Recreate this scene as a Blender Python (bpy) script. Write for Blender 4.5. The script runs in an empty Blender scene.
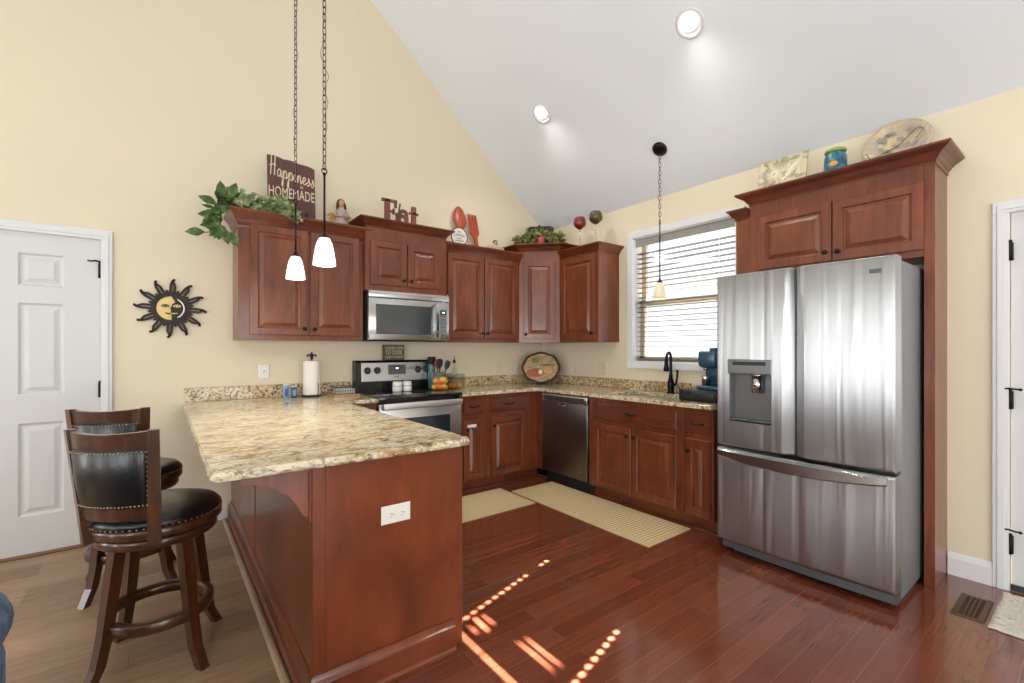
import bpy, bmesh, math, random
from mathutils import Vector, Matrix
random.seed(7)
PI = math.pi
sc = bpy.context.scene
COL = sc.collection

# ------------------------------------------------------------------ camera
cam_d = bpy.data.cameras.new('camera')
cam = bpy.data.objects.new('camera', cam_d); COL.objects.link(cam)
cam.location = (-3.6438, -4.14, 1.3049)
cam.rotation_euler = (PI/2, 0, -0.6539)
cam_d.sensor_width = 36.0
cam_d.lens = 458.57/1024*36
cam_d.shift_y = (348.92-341.5)/1024
cam_d.clip_start = 0.02
sc.camera = cam

# ------------------------------------------------------------------ world, sun, added window fill, exposure
sc.view_settings.view_transform = 'Standard'
sc.view_settings.look = 'None'
sc.view_settings.gamma = 1.0
sc.view_settings.exposure = 0.0
sc.view_settings.use_curve_mapping = False
w = bpy.data.worlds.new('sky'); sc.world = w; w.use_nodes = True
bg = w.node_tree.nodes['Background']
bg.inputs[0].default_value = (0.93, 0.97, 1.0, 1); bg.inputs[1].default_value = 1.7

def lamp(name, kind, loc, energy, color=(1, 1, 1), direction=None, **kw):
    d = bpy.data.lights.new(name, kind); d.energy = energy; d.color = color
    for k, v in kw.items(): setattr(d, k, v)
    o = bpy.data.objects.new(name, d); COL.objects.link(o); o.location = loc
    if direction is not None:
        o.rotation_euler = Vector(direction).to_track_quat('-Z', 'Y').to_euler()
    return o

lamp('sun', 'SUN', (6, 2, 8), 330.0, (1, .96, .92), (-.959, -.283, -.83), angle=0.007)
DAY = (.95, .98, 1.0)
# fill lights added to boost daylight, one filling each unseen living room window
LEFT_WINDOWS = [(-.72, -1.32), (-2.25, -2.7), (-3.6, -4.1), (-4.6, -6.7)]
FRONT_WINDOWS = [(-6.2, -4.6), (-3.6, -1.8)]
for (ya, yb) in LEFT_WINDOWS:
    lamp('window_fill_left', 'AREA', (-7.17, (ya+yb)/2, 1.35), 47*abs(yb-ya), DAY, (1, 0, .55), shape='RECTANGLE', size=abs(yb-ya), size_y=2.0)
for (xa, xb) in FRONT_WINDOWS:
    lamp('window_fill_front', 'AREA', ((xa+xb)/2, -8.47, 1.35), 45*abs(xb-xa), DAY, (0, 1, .55), shape='RECTANGLE', size=abs(xb-xa), size_y=2.0)

# ------------------------------------------------------------------ helpers
class MB:
    def __init__(s): s.b = bmesh.new()
    def face(s, pts, smooth=False):
        vs = [s.b.verts.new(p) for p in pts]
        try:
            f = s.b.faces.new(vs); f.smooth = smooth; return f
        except ValueError: return None
    def box(s, x0, x1, y0, y1, z0, z1, bev=0.0, seg=1, rot=None, piv=None):
        if x0 > x1: x0, x1 = x1, x0
        if y0 > y1: y0, y1 = y1, y0
        if z0 > z1: z0, z1 = z1, z0
        t = bmesh.new()
        r = bmesh.ops.create_cube(t, size=1.0)
        for v in t.verts:
            v.co = Vector(((x0+x1)/2+v.co.x*(x1-x0), (y0+y1)/2+v.co.y*(y1-y0), (z0+z1)/2+v.co.z*(z1-z0)))
        if bev > 0:
            bev = min(bev, .45*min(x1-x0, y1-y0, z1-z0))
            bmesh.ops.bevel(t, geom=t.edges[:], offset=bev, segments=seg, profile=.5, affect='EDGES')
            if seg > 1:
                for f in t.faces: f.smooth = True
        s.merge(t, rot, piv); return s
    def merge(s, t, rot=None, piv=None):
        m = {}
        for v in t.verts:
            c = v.co.copy()
            if rot is not None:
                p = Vector(piv or (0, 0, 0)); c = rot @ (c-p) + p
            m[v] = s.b.verts.new(c)
        for f in t.faces:
            try:
                nf = s.b.faces.new([m[v] for v in f.verts]); nf.smooth = f.smooth
            except ValueError: pass
        t.free(); return s
    def rings(s, rings, closed=True, cap0=True, cap1=True, smooth=True):
        vr = [[s.b.verts.new(p) for p in r] for r in rings]
        n = len(vr[0])
        for a, b in zip(vr, vr[1:]):
            for i in range(n if closed else n-1):
                j = (i+1) % n
                try: f = s.b.faces.new([a[i], a[j], b[j], b[i]]); f.smooth = smooth
                except ValueError: pass
        for r, c in ((vr[0], cap0), (vr[-1], cap1)):
            if c:
                try: s.b.faces.new(r)
                except ValueError: pass
        return s
    def cyl(s, p0, p1, r0, r1=None, n=16, smooth=True, cap=True):
        r1 = r0 if r1 is None else r1
        p0, p1 = Vector(p0), Vector(p1); d = (p1-p0).normalized()
        u = d.orthogonal().normalized(); v = d.cross(u)
        R = [[p+(u*math.cos(a)+v*math.sin(a))*r for a in [2*PI*i/n for i in range(n)]] for p, r in ((p0, r0), (p1, r1))]
        return s.rings(R, cap0=cap, cap1=cap, smooth=smooth)
    def lathe(s, prof, c=(0, 0, 0), n=24, cap0=True, cap1=True, sx=1, sy=1, axis=None, smooth=True):
        c = Vector(c)
        R = []
        for r, z in prof:
            ring = [Vector((math.cos(2*PI*i/n)*r*sx, math.sin(2*PI*i/n)*r*sy, z)) for i in range(n)]
            if axis is not None:
                q = Vector((0, 0, 1)).rotation_difference(Vector(axis)); ring = [q @ p for p in ring]
            R.append([c+p for p in ring])
        return s.rings(R, cap0=cap0, cap1=cap1, smooth=smooth)
    def sphere(s, c, r, n=12, k=8, rot=None):
        if not isinstance(r, (tuple, list)): r = (r, r, r)
        t = bmesh.new(); bmesh.ops.create_uvsphere(t, u_segments=n, v_segments=k, radius=1.0)
        for v in t.verts:
            p = Vector((v.co.x*r[0], v.co.y*r[1], v.co.z*r[2]))
            if rot is not None: p = rot @ p
            v.co = p+Vector(c)
        for f in t.faces: f.smooth = True
        return s.merge(t)
    def tube(s, pts, r, n=8, closed=False, rad=None):
        pts = [Vector(p) for p in pts]; N = len(pts); R = []
        u = None
        for i, p in enumerate(pts):
            a = pts[(i-1) % N] if (closed or i > 0) else p
            b = pts[(i+1) % N] if (closed or i < N-1) else p
            d = (b-a).normalized()
            if u is None: u = d.orthogonal().normalized()
            u = (u-d*u.dot(d)).normalized(); v = d.cross(u)
            rr = rad[i] if rad else r
            R.append([p+(u*math.cos(2*PI*k/n)+v*math.sin(2*PI*k/n))*rr for k in range(n)])
        if closed: R.append(R[0]); return s.rings(R, cap0=False, cap1=False)
        return s.rings(R)
    def bar(s, pts, hw, hz, up=(0, 0, 1)):
        """rectangular-section sweep: half width hw sideways, half height hz along up"""
        pts = [Vector(p) for p in pts]; N = len(pts); R = []; up = Vector(up)
        for i, p in enumerate(pts):
            d = (pts[min(i+1, N-1)]-pts[max(i-1, 0)]).normalized()
            sd = d.cross(up).normalized(); uu = sd.cross(d).normalized()
            h = hw[i] if isinstance(hw, (list, tuple)) else hw
            k = hz[i] if isinstance(hz, (list, tuple)) else hz
            R.append([p+sd*h+uu*k, p-sd*h+uu*k, p-sd*h-uu*k, p+sd*h-uu*k])
        return s.rings(R, smooth=False)
    def prism(s, poly, fn, a, b, smooth=False):
        """extrude 2-D polygon; fn(p,q,t) -> 3-D"""
        A = [fn(p, q, a) for p, q in poly]; B = [fn(p, q, b) for p, q in poly]
        return s.rings([A, B], smooth=smooth)
    def profile(s, O, U, V, N, w, h, prof):
        """concentric mitred rectangles: prof = [(inset, depth)]"""
        O, U, V, N = map(Vector, (O, U, V, N)); R = []
        for i, d in prof:
            R.append([O+U*i+V*i+N*d, O+U*(w-i)+V*i+N*d, O+U*(w-i)+V*(h-i)+N*d, O+U*i+V*(h-i)+N*d])
        return s.rings(R, cap0=True, cap1=True, smooth=False)
    def crown(s, path, prof, left=True, cap=True):
        """sweep (out,z) profile along a 2-D path with mitres; out is to the left or right of travel"""
        P = [Vector((p[0], p[1])) for p in path]; R = []
        sg = 1 if left else -1
        nr = []
        for a, b in zip(P, P[1:]):
            d = (b-a).normalized(); nr.append(Vector((-d.y, d.x))*sg)
        for i, p in enumerate(P):
            if i == 0: m = nr[0]
            elif i == len(P)-1: m = nr[-1]
            else:
                m = (nr[i-1]+nr[i]); m = m/(m.dot(nr[i]))
            R.append([Vector((p.x+m.x*o, p.y+m.y*o, z)) for o, z in prof])
        return s.rings(R, cap0=cap, cap1=cap, smooth=False)
    def text(s, body, O, U, V, w=None, h=None, depth=.002, space=1.0):
        """Flat lettering laid on the plane O,U,V; width w, height h"""
        c = bpy.data.curves.new('lettering', 'FONT'); c.body = body; c.extrude = .5; c.space_character = space
        c.resolution_u = 3
        o = bpy.data.objects.new('lettering', c); COL.objects.link(o)
        dg = bpy.context.evaluated_depsgraph_get(); me = bpy.data.meshes.new_from_object(o.evaluated_get(dg))
        xs = [v.co.x for v in me.vertices]; ys = [v.co.y for v in me.vertices]
        x0, x1, y0, y1 = min(xs), max(xs), min(ys), max(ys)
        O, U, V = Vector(O), Vector(U), Vector(V); N = U.cross(V)
        kx = w/(x1-x0) if w else None; ky = h/(y1-y0) if h else None
        kx = kx or ky; ky = ky or kx
        t = bmesh.new(); t.from_mesh(me)
        for v in t.verts:
            q = v.co.copy(); v.co = O+U*((q.x-x0)*kx)+V*((q.y-y0)*ky)+N*((q.z+.5)*depth)
        s.merge(t); bpy.data.objects.remove(o); bpy.data.curves.remove(c); bpy.data.meshes.remove(me)
        return s

def origin_of(o):
    L = Vector((0, 0, 0))
    while o is not None: L += o.location; o = o.parent
    return L

def tag(o, label=None, cat=None, group=None, kind=None):
    if label: o['label'] = label
    if cat: o['category'] = cat
    if group: o['group'] = group
    if kind: o['kind'] = kind
    return o

def part(name, m, mat, parent=None, label=None, local=False, base=None):
    """link a builder's mesh as ONE object; world coordinates unless local"""
    bmesh.ops.remove_doubles(m.b, verts=m.b.verts[:], dist=1e-6)
    bmesh.ops.recalc_face_normals(m.b, faces=m.b.faces[:])
    if parent is not None and not local: L = origin_of(parent)
    elif parent is None and not local:
        if base is not None: L = Vector(base)
        else:
            xs = [v.co for v in m.b.verts]
            L = Vector(((min(v.x for v in xs)+max(v.x for v in xs))/2, (min(v.y for v in xs)+max(v.y for v in xs))/2, min(v.z for v in xs)))
    else: L = Vector((0, 0, 0))
    for v in m.b.verts: v.co -= L
    me = bpy.data.meshes.new(name); m.b.to_mesh(me); m.b.free()
    for mm in (mat if isinstance(mat, list) else [mat]): me.materials.append(mm)
    o = bpy.data.objects.new(name, me); COL.objects.link(o)
    if parent is not None: o.parent = parent
    else: o.location = L
    if label: o['label'] = label
    return o

def thing(name, label, cat, loc, rotz=0, group=None):
    o = bpy.data.objects.new(name, None); COL.objects.link(o)
    o.location = loc; o.rotation_euler = (0, 0, rotz); o.empty_display_size = .1
    return tag(o, label, cat, group)

def single(name, m, mat, label, cat, group=None, base=None):
    return tag(part(name, m, mat, base=base), label, cat, group)

def struct(name, m, mat, parent=None, base=(0, 0, 0)):
    o = part(name, m, mat, parent, base=base)
    if parent is None: o['kind'] = 'structure'
    return o

def smooth_path(pts, k=6, closed=False):
    P = [Vector(p) for p in pts]; out = []; n = len(P)
    for i in range(n if closed else n-1):
        g = lambda j: P[j % n] if closed else P[max(0, min(n-1, j))]
        a, b, c, d = g(i-1), g(i), g(i+1), g(i+2)
        for q in range(k):
            t = q/k
            out.append(.5*((2*b)+(c-a)*t+(2*a-5*b+4*c-d)*t*t+(3*b-a-3*c+d)*t**3))
    if not closed: out.append(P[-1])
    return out

# ------------------------------------------------------------------ materials
def lin(r, g, b):
    f = lambda c: (c/255/12.92) if c/255 <= .04045 else ((c/255+.055)/1.055)**2.4
    return (f(r), f(g), f(b), 1)

def mat(name, rgb=(128, 128, 128), rough=.5, metal=0.0, coat=0.0, **kw):
    m = bpy.data.materials.new(name); m.use_nodes = True
    p = m.node_tree.nodes['Principled BSDF']
    p.inputs['Base Color'].default_value = lin(*rgb)
    p.inputs['Roughness'].default_value = rough
    p.inputs['Metallic'].default_value = metal
    p.inputs['Coat Weight'].default_value = coat
    p.inputs['Coat Roughness'].default_value = .12
    for k, v in kw.items(): p.inputs[k].default_value = v
    return m

def N(m, t, **kw):
    n = m.node_tree.nodes.new(t)
    for k, v in kw.items():
        if hasattr(n, k): setattr(n, k, v)
        else: n.inputs[k].default_value = v
    return n
def L(m, a, b): m.node_tree.links.new(a, b)
def P(m): return m.node_tree.nodes['Principled BSDF']
def coords(m, scale=(1, 1, 1), kind='Object', rot=(0, 0, 0), rnd=False):
    tc = N(m, 'ShaderNodeTexCoord'); mp = N(m, 'ShaderNodeMapping')
    mp.inputs['Scale'].default_value = scale; mp.inputs['Rotation'].default_value = rot
    L(m, tc.outputs[kind], mp.inputs['Vector'])
    if rnd:
        oi = N(m, 'ShaderNodeObjectInfo'); mu = N(m, 'ShaderNodeMath', operation='MULTIPLY'); mu.inputs[1].default_value = 37
        L(m, oi.outputs['Random'], mu.inputs[0]); L(m, mu.outputs[0], mp.inputs['Location'])
    return mp.outputs[0]
def ramp(m, stops, fac):
    r = N(m, 'ShaderNodeValToRGB'); e = r.color_ramp.elements
    while len(e) < len(stops): e.new(.5)
    for el, (p, c) in zip(e, stops): el.position = p; el.color = c if len(c) == 4 else lin(*c)
    L(m, fac, r.inputs['Fac']); return r.outputs['Color']
def noise(m, vec, scale=5, detail=4, rough=.55, dist=0):
    n = N(m, 'ShaderNodeTexNoise'); n.inputs['Scale'].default_value = scale; n.inputs['Detail'].default_value = detail
    n.inputs['Roughness'].default_value = rough; n.inputs['Distortion'].default_value = dist
    L(m, vec, n.inputs['Vector']); return n.outputs['Fac']
def bump(m, h, strength=.2, dist=.01):
    b = N(m, 'ShaderNodeBump'); b.inputs['Strength'].default_value = strength; b.inputs['Distance'].default_value = dist
    L(m, h, b.inputs['Height']); L(m, b.outputs[0], P(m).inputs['Normal'])
def mixc(m, fac, a, b, mode='MIX'):
    x = N(m, 'ShaderNodeMix', data_type='RGBA', blend_type=mode)
    if isinstance(fac, (int, float)): x.inputs['Factor'].default_value = fac
    else: L(m, fac, x.inputs['Factor'])
    for s, v in ((6, a), (7, b)):
        if isinstance(v, tuple): x.inputs[s].default_value = v
        else: L(m, v, x.inputs[s])
    return x.outputs[2]

def wood(name, scale, c0, c1, c2, rough=.36, coat=.25):
    m = mat(name, c1, rough, coat=coat)
    v = coords(m, scale, rnd=True)
    n1 = noise(m, v, 2.2, 5, .6, .6)
    a = ramp(m, [(.25, c0), (.5, c1), (.78, c2)], n1)
    v2 = coords(m, (2.2, 2.2, 1.6), rnd=True)
    n2 = noise(m, v2, 2.0, 3)
    sh = ramp(m, [(.3, (205, 205, 205)), (.7, (255, 255, 255))], n2)
    L(m, mixc(m, 1.0, a, sh, 'MULTIPLY'), P(m).inputs['Base Color'])
    return m

CHERRY = wood('cherry_wood', (16, 16, 1.3), (103, 49, 26), (127, 63, 35), (148, 79, 44), .33, .32)
CHERRY_H = wood('cherry_wood_cross_grain', (2.4, 2.4, 18), (92, 43, 25), (114, 55, 32), (135, 69, 40), .34, .3)
CHERRY_RED = wood('cherry_wood_end_panel', (6, 6, 1.6), (110, 50, 26), (126, 59, 31), (140, 70, 38), rough=.3, coat=.3)
STOOL_WOOD = wood('walnut_stool_wood', (9, 9, 2.0), (58, 31, 16), (80, 44, 22), (104, 60, 32), rough=.28, coat=.4)
BRONZE = mat('oil_rubbed_bronze', (38, 31, 27), .38, .7)
BLACK = mat('black_enamel', (16, 16, 18), .25)
BLACKM = mat('matte_black', (24, 23, 23), .6)
WHITE_TRIM = mat('white_painted_trim', (228, 228, 230), .4)
WHITE_DOOR = mat('white_painted_door', (217, 216, 215), .42)
PLATE = mat('white_plastic_plate', (238, 236, 228), .35)
CREAM_PLATE = mat('cream_plastic_plate', (226, 212, 182), .4)
CHROME = mat('polished_steel', (200, 200, 202), .12, 1.0)

def paint(name, rgb, rough=.75, b=.05):
    m = mat(name, rgb, rough); v = coords(m, (1, 1, 1))
    n = noise(m, v, 180, 3); bump(m, n, b, .002)
    n2 = noise(m, v, .7, 2)
    c = ramp(m, [(.3, tuple(int(x*.985) for x in rgb)), (.7, rgb)], n2); L(m, c, P(m).inputs['Base Color'])
    return m
WALL = paint('cream_wall_paint', (233, 220, 194))
CEIL = paint('white_ceiling_paint', (238, 242, 246), .8)

def steel(name, rgb=(190, 190, 190), rough=.24, wave=.0, aniso=.75):
    m = mat(name, rgb, rough, 1.0)
    P(m).inputs['Anisotropic'].default_value = aniso
    tg = N(m, 'ShaderNodeTangent', direction_type='RADIAL', axis='Z'); L(m, tg.outputs[0], P(m).inputs['Tangent'])
    if wave:
        v2 = coords(m, (13, 13, .5)); n2 = noise(m, v2, 1.0, 1, .4, .6); bump(m, n2, wave, .035)
    return m
STEEL = steel('brushed_steel', wave=0)
FRIDGE_STEEL = steel('fridge_steel', (172, 172, 173), .36, wave=.45, aniso=1.0)
STEEL_D = steel('dark_brushed_steel', (120, 112, 108), .3)
GREY_SIDE = mat('grey_textured_side', (140, 141, 145), .42, .35)

def granite(name, rock=False):
    m = mat(name, (190, 165, 125), .13, coat=.2)
    v = coords(m, (.8, 2.0, 1.6), rot=(0, 0, .12))
    n1 = noise(m, v, 7, 5, .62, 1.3)
    base = ramp(m, [(.3, (176, 140, 94)), (.44, (220, 198, 156)), (.56, (240, 228, 200)), (.72, (214, 206, 192))], n1)
    v2 = coords(m, (.7, 1.5, 1.2), rot=(0, 0, .12))
    n2 = noise(m, v2, 48, 4, .7, .6)
    dk = ramp(m, [(.37, (44, 34, 30)), (.47, (255, 255, 255))], n2)
    n3 = noise(m, v2, 21, 4, .7, 1.0)
    d3 = ramp(m, [(.36, (112, 84, 56)), (.49, (255, 255, 255))], n3)
    c = mixc(m, .75, base, dk, 'MULTIPLY'); c = mixc(m, .8, c, d3, 'MULTIPLY')
    L(m, c, P(m).inputs['Base Color'])
    if rock:
        P(m).inputs['Roughness'].default_value = .35
        vb = coords(m, (1, 1, 1)); bump(m, noise(m, vb, 38, 4, .6), .9, .02)
    return m
GRANITE = granite('speckled_granite')
GRANITE_EDGE = granite('chipped_granite_edge', True)
def granite_splash():
    m = mat('granite_backsplash', (170, 150, 115), .18)
    v = coords(m, (1, 1, 1)); n = noise(m, v, 60, 4, .7, .4)
    c = ramp(m, [(.35, (40, 34, 30)), (.42, (130, 106, 76)), (.49, (206, 182, 138)), (.6, (232, 222, 200)), (.76, (170, 138, 92))], n)
    n2 = noise(m, v, 6, 3); t = ramp(m, [(.35, (200, 170, 120)), (.6, (250, 245, 240))], n2)
    L(m, mixc(m, .7, c, t, 'MULTIPLY'), P(m).inputs['Base Color']); return m
SPLASH = granite_splash()

def planks(name, cols, width, length, rough, seam, grain=.5, coat=.0, bumpy=.15):
    m = mat(name, cols[1], rough, coat=coat)
    v = coords(m, (1, 1, 1))
    br = N(m, 'ShaderNodeTexBrick'); br.offset = .37; br.squash = 1
    br.inputs['Scale'].default_value = 1; br.inputs['Brick Width'].default_value = length; br.inputs['Row Height'].default_value = width
    br.inputs['Mortar Size'].default_value = .0011; br.inputs['Mortar Smooth'].default_value = .3; br.inputs['Bias'].default_value = 0
    br.inputs['Color1'].default_value = (0, 0, 0, 1); br.inputs['Color2'].default_value = (1, 1, 1, 1); br.inputs['Mortar'].default_value = (.5, .5, .5, 1)
    L(m, v, br.inputs['Vector'])
    base = ramp(m, [(0, cols[0]), (.5, cols[1]), (1, cols[2])], br.outputs['Color'])
    vg = coords(m, (1.6, 22, 1)); g = noise(m, vg, 2.2, 6, .65, .9)
    gr = ramp(m, [(.3, (186, 178, 174)), (.62, (255, 255, 255))], g)
    c = mixc(m, grain, base, gr, 'MULTIPLY')
    c = mixc(m, br.outputs['Fac'], c, lin(*seam))
    L(m, c, P(m).inputs['Base Color'])
    vh = coords(m, (2.2, 9, 1)); hn = noise(m, vh, 3, 3)
    sub = N(m, 'ShaderNodeMath', operation='SUBTRACT'); L(m, hn, sub.inputs[0]); L(m, br.outputs['Fac'], sub.inputs[1])
    bump(m, sub.outputs[0], bumpy, .006)
    return m
HARDWOOD = planks('cherry_hardwood_planks', [(112, 57, 38), (120, 63, 43), (130, 71, 50)], .098, 1.1, .16, (146, 92, 72), .5, .7, .06)
LAMINATE = planks('tan_laminate_planks', [(150, 119, 91), (166, 135, 105), (180, 149, 119)], .19, 1.25, .38, (104, 76, 56), .7)

def glow(name, rgb, strength):
    m = mat(name, rgb, .5); P(m).inputs['Emission Color'].default_value = lin(*rgb); P(m).inputs['Emission Strength'].default_value = strength; return m
SHADE_GLASS = glow('frosted_glass_lit', (255, 246, 228), 2.6)
SHADE_GLASS_DAY = glow('frosted_glass', (226, 216, 190), .22)
LENS = glow('lit_lamp_lens', (255, 250, 242), 6)

def glass(name, tint=(255, 255, 255), gloss=.08):
    m = bpy.data.materials.new(name); m.use_nodes = True; nt = m.node_tree; nt.nodes.clear()
    o = nt.nodes.new('ShaderNodeOutputMaterial'); mx = nt.nodes.new('ShaderNodeMixShader'); t = nt.nodes.new('ShaderNodeBsdfTransparent'); g = nt.nodes.new('ShaderNodeBsdfGlossy')
    t.inputs[0].default_value = lin(*tint); g.inputs['Roughness'].default_value = .03; mx.inputs[0].default_value = gloss
    nt.links.new(t.outputs[0], mx.inputs[1]); nt.links.new(g.outputs[0], mx.inputs[2]); nt.links.new(mx.outputs[0], o.inputs[0]); return m
PANE = glass('clear_pane', (250, 252, 252), .06)
CLEAR = glass('clear_glass', (246, 248, 247), .09)
STEM_GLASS = glass('stem_glass', (215, 220, 216), .3)

def leather():
    m = mat('black_leather', (17, 17, 18), .3, coat=.15); v = coords(m, (1, 1, 1)); bump(m, noise(m, v, 160, 3), .25, .003); return m
LEATHER = leather()
BRASSY = mat('antique_nail_brass', (150, 130, 105), .3, 1.0)
def fabric(name, a, b, sc_=60):
    m = mat(name, a, .9); v = coords(m); n = noise(m, v, sc_, 4); L(m, ramp(m, [(.35, a), (.65, b)], n), P(m).inputs['Base Color']); bump(m, n, .6, .01); return m
BLUE_FAB = fabric('blue_plush_fabric', (62, 82, 112), (104, 128, 158), 22)

def rugmat(name, c1, c2, ax=0, per=.024):
    m = mat(name, c1, .9); v = coords(m)
    wv = N(m, 'ShaderNodeTexWave', wave_type='BANDS', bands_direction='X' if ax == 0 else 'Y'); wv.inputs['Scale'].default_value = .314/per; wv.inputs['Distortion'].default_value = 0
    L(m, v, wv.inputs['Vector']); n = noise(m, v, 220, 2)
    c = ramp(m, [(.35, c1), (.65, c2)], wv.outputs['Fac']); nn = ramp(m, [(.3, (225, 225, 225)), (.7, (255, 255, 255))], n)
    L(m, mixc(m, 1, c, nn, 'MULTIPLY'), P(m).inputs['Base Color']); bump(m, wv.outputs['Fac'], .5, .004); return m
RUG_X = rugmat('woven_rug_ribs_across', (200, 172, 120), (246, 232, 192), 0)
RUG_Y = rugmat('woven_rug_ribs_along', (198, 170, 118), (244, 228, 186), 1, .028)
RUG_EDGE = fabric('rug_border_cloth', (206, 180, 132), (218, 194, 146), 150)
CREAM_RUG = fabric('cream_cotton', (212, 204, 188), (236, 230, 216), 90)
def leafmat(name, a, b, c):
    m = mat(name, a, .5); v = coords(m); L(m, ramp(m, [(.3, a), (.5, b), (.68, c)], noise(m, v, 26, 3)), P(m).inputs['Base Color']); return m
LEAF = leafmat('green_leaf', (42, 66, 34), (66, 92, 44), (128, 140, 72))
IVY = leafmat('variegated_ivy_leaf', (82, 106, 62), (120, 140, 88), (186, 192, 148))
YLEAF = leafmat('yellow_green_leaf', (44, 58, 22), (88, 96, 38), (160, 150, 70))
def painted(name, cols, scale=14, rough=.3):
    m = mat(name, cols[0], rough); v = coords(m); n = noise(m, v, scale, 3, .6, 1.0)
    st = [(.25+.5*i/(len(cols)-1), c) for i, c in enumerate(cols)]
    L(m, ramp(m, st, n), P(m).inputs['Base Color']); return m
# ------------------------------------------------------------------ the room
SL = .863; ZC = 2.70; RX = -3.6; ZR = ZC-SL*RX
XL = -7.2; YF = -8.5
def ceil_z(x): return ZC-SL*x if x > RX else ZR-SL*(RX-x)
XZ = lambda p, q, t: Vector((p, t, q))
# floors: kitchen hardwood and the lighter laminate beyond the peninsula
m = MB(); m.box(-3.255, .15, YF, .15, -.06, 0); struct('floor', m, HARDWOOD)
m = MB(); m.box(XL, -3.255, YF, .15, -.06, 0); struct('floor_dining', m, LAMINATE)
m = MB(); m.profile((-3.272, YF, 0), (1, 0, 0), (0, 1, 0), (0, 0, 1), .034, abs(YF), [(0, 0), (.004, .006), (.012, .01)])
struct('trim_1', m, mat('pale_transition_strip', (176, 152, 124), .4))
# gable wall behind the range
D1R, D1L, DH = -3.965, -4.885, 2.04
m = MB()
m.prism([(D1R, 0), (.15, 0), (.15, ceil_z(.15)), (RX, ZR), (D1R, ceil_z(D1R))], XZ, 0, .15)
m.prism([(D1R, DH), (D1R, ceil_z(D1R)), (D1L, ceil_z(D1L)), (D1L, DH)], XZ, 0, .15)
m.prism([(D1L, 0), (D1L, ceil_z(D1L)), (XL, ceil_z(XL)), (XL, 0)], XZ, 0, .15)
struct('wall_back', m, WALL)
# window wall on the right
WY0, WY1, WZ0, WZ1 = -1.33, -2.33, 1.178, 2.371
D2A, D2B = -3.81, -4.73
m = MB()
m.box(0, .15, 0, WY0, 0, ZC); m.box(0, .15, WY0, WY1, 0, WZ0); m.box(0, .15, WY0, WY1, WZ1, ZC); m.box(0, .15, WY1, D2A, 0, ZC)
m.box(0, .15, D2A, D2B, DH, ZC); m.box(0, .15, D2B, YF, 0, ZC)
struct('wall_right', m, WALL)
# left wall and front wall with their tall windows
WB, WT = .35, 2.35
def wall_with_openings(a0, a1, ops, top, fn):
    m = MB(); cur = a0
    sg = -1 if a1 < a0 else 1
    for (p, q) in sorted([tuple(sorted(o, reverse=sg < 0)) for o in ops], reverse=sg < 0):
        fn(m, cur, p, 0, top); fn(m, p, q, 0, WB); fn(m, p, q, WT, top); cur = q
    fn(m, cur, a1, 0, top); return m
m = wall_with_openings(0, YF, LEFT_WINDOWS, ceil_z(XL), lambda m, a, b, z0, z1: m.box(XL-.15, XL, a, b, z0, z1)); struct('wall_left', m, WALL)
m = wall_with_openings(XL, 0, FRONT_WINDOWS, 2.6, lambda m, a, b, z0, z1: m.box(a, b, YF-.15, YF, z0, z1))
m.prism([(XL, 2.6), (0, 2.6), (0, ceil_z(0)), (RX, ZR), (XL, ceil_z(XL))], XZ, YF-.15, YF); struct('wall_front', m, WALL)
m = MB()
m.prism([(.15, ceil_z(.15)), (RX, ZR), (XL-.15, ceil_z(XL-.15)), (XL-.15, ceil_z(XL-.15)+.15), (RX, ZR+.15), (.15, ceil_z(.15)+.15)], XZ, YF-.15, .15)
struct('ceiling', m, CEIL)
k = 2
for (a, b) in LEFT_WINDOWS:
    m = MB(); a, b = max(a, b), min(a, b)
    for q in (a, b): m.box(XL-.12, XL+.02, q-.04, q+.04, WB-.05, WT+.05, .004)
    m.box(XL-.12, XL+.02, a, b, WB-.06, WB+.03, .004); m.box(XL-.12, XL+.02, a, b, WT-.03, WT+.06, .004); m.box(XL-.1, XL-.06, a, b, 1.33, 1.38)
    f = struct('window_%d' % k, m, WHITE_TRIM); m = MB(); m.box(XL-.09, XL-.085, a, b, WB, WT); part('pane', m, PANE, f); k += 1
for (a, b) in FRONT_WINDOWS:
    m = MB()
    for q in (a, b): m.box(q-.04, q+.04, YF-.12, YF+.02, WB-.05, WT+.05, .004)
    m.box(a, b, YF-.12, YF+.02, WB-.06, WB+.03, .004); m.box(a, b, YF-.12, YF+.02, WT-.03, WT+.06, .004); m.box((a+b)/2-.03, (a+b)/2+.03, YF-.1, YF-.06, WB, WT)
    f = struct('window_%d' % k, m, WHITE_TRIM); m = MB(); m.box(a, b, YF-.09, YF-.085, WB, WT); part('pane', m, PANE, f); k += 1

# door casings and doors
CAS = [(0, 0), (0, .012), (.012, .016), (.05, .022), (.062, .018), (.068, .0)]
def casing_y(m, x0, x1, zt, w=.066):
    """three sided casing on the y=0 wall"""
    for (a, b) in ((x0-w, x0), (x1, x1+w)):
        m.box(a, b, -.018, 0, 0, zt, .003); m.box(a+.018, b-.018, -.024, -.018, 0, zt+.02, .003)
    m.box(x0-w, x1+w, -.018, 0, zt, zt+w, .003); m.box(x0-w+.018, x1+w-.018, -.024, -.018, zt+.018, zt+w-.018, .003)
m = MB(); casing_y(m, D1L, D1R, DH, .062); struct('trim_2', m, WHITE_TRIM)
m = MB(); w_ = .066
for (a, b) in ((D2A, D2A+w_), (D2B-w_, D2B)):
    m.box(-.018, 0, a, b, 0, DH, .003); m.box(-.024, -.018, a+.018, b-.018, 0, DH+.02, .003)
m.box(-.018, 0, D2A+w_, D2B-w_, DH, DH+w_, .003); m.box(-.024, -.018, D2A+w_-.018, D2B-w_+.018, DH+.018, DH+w_-.018, .003)
struct('trim_3', m, WHITE_TRIM)

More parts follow.
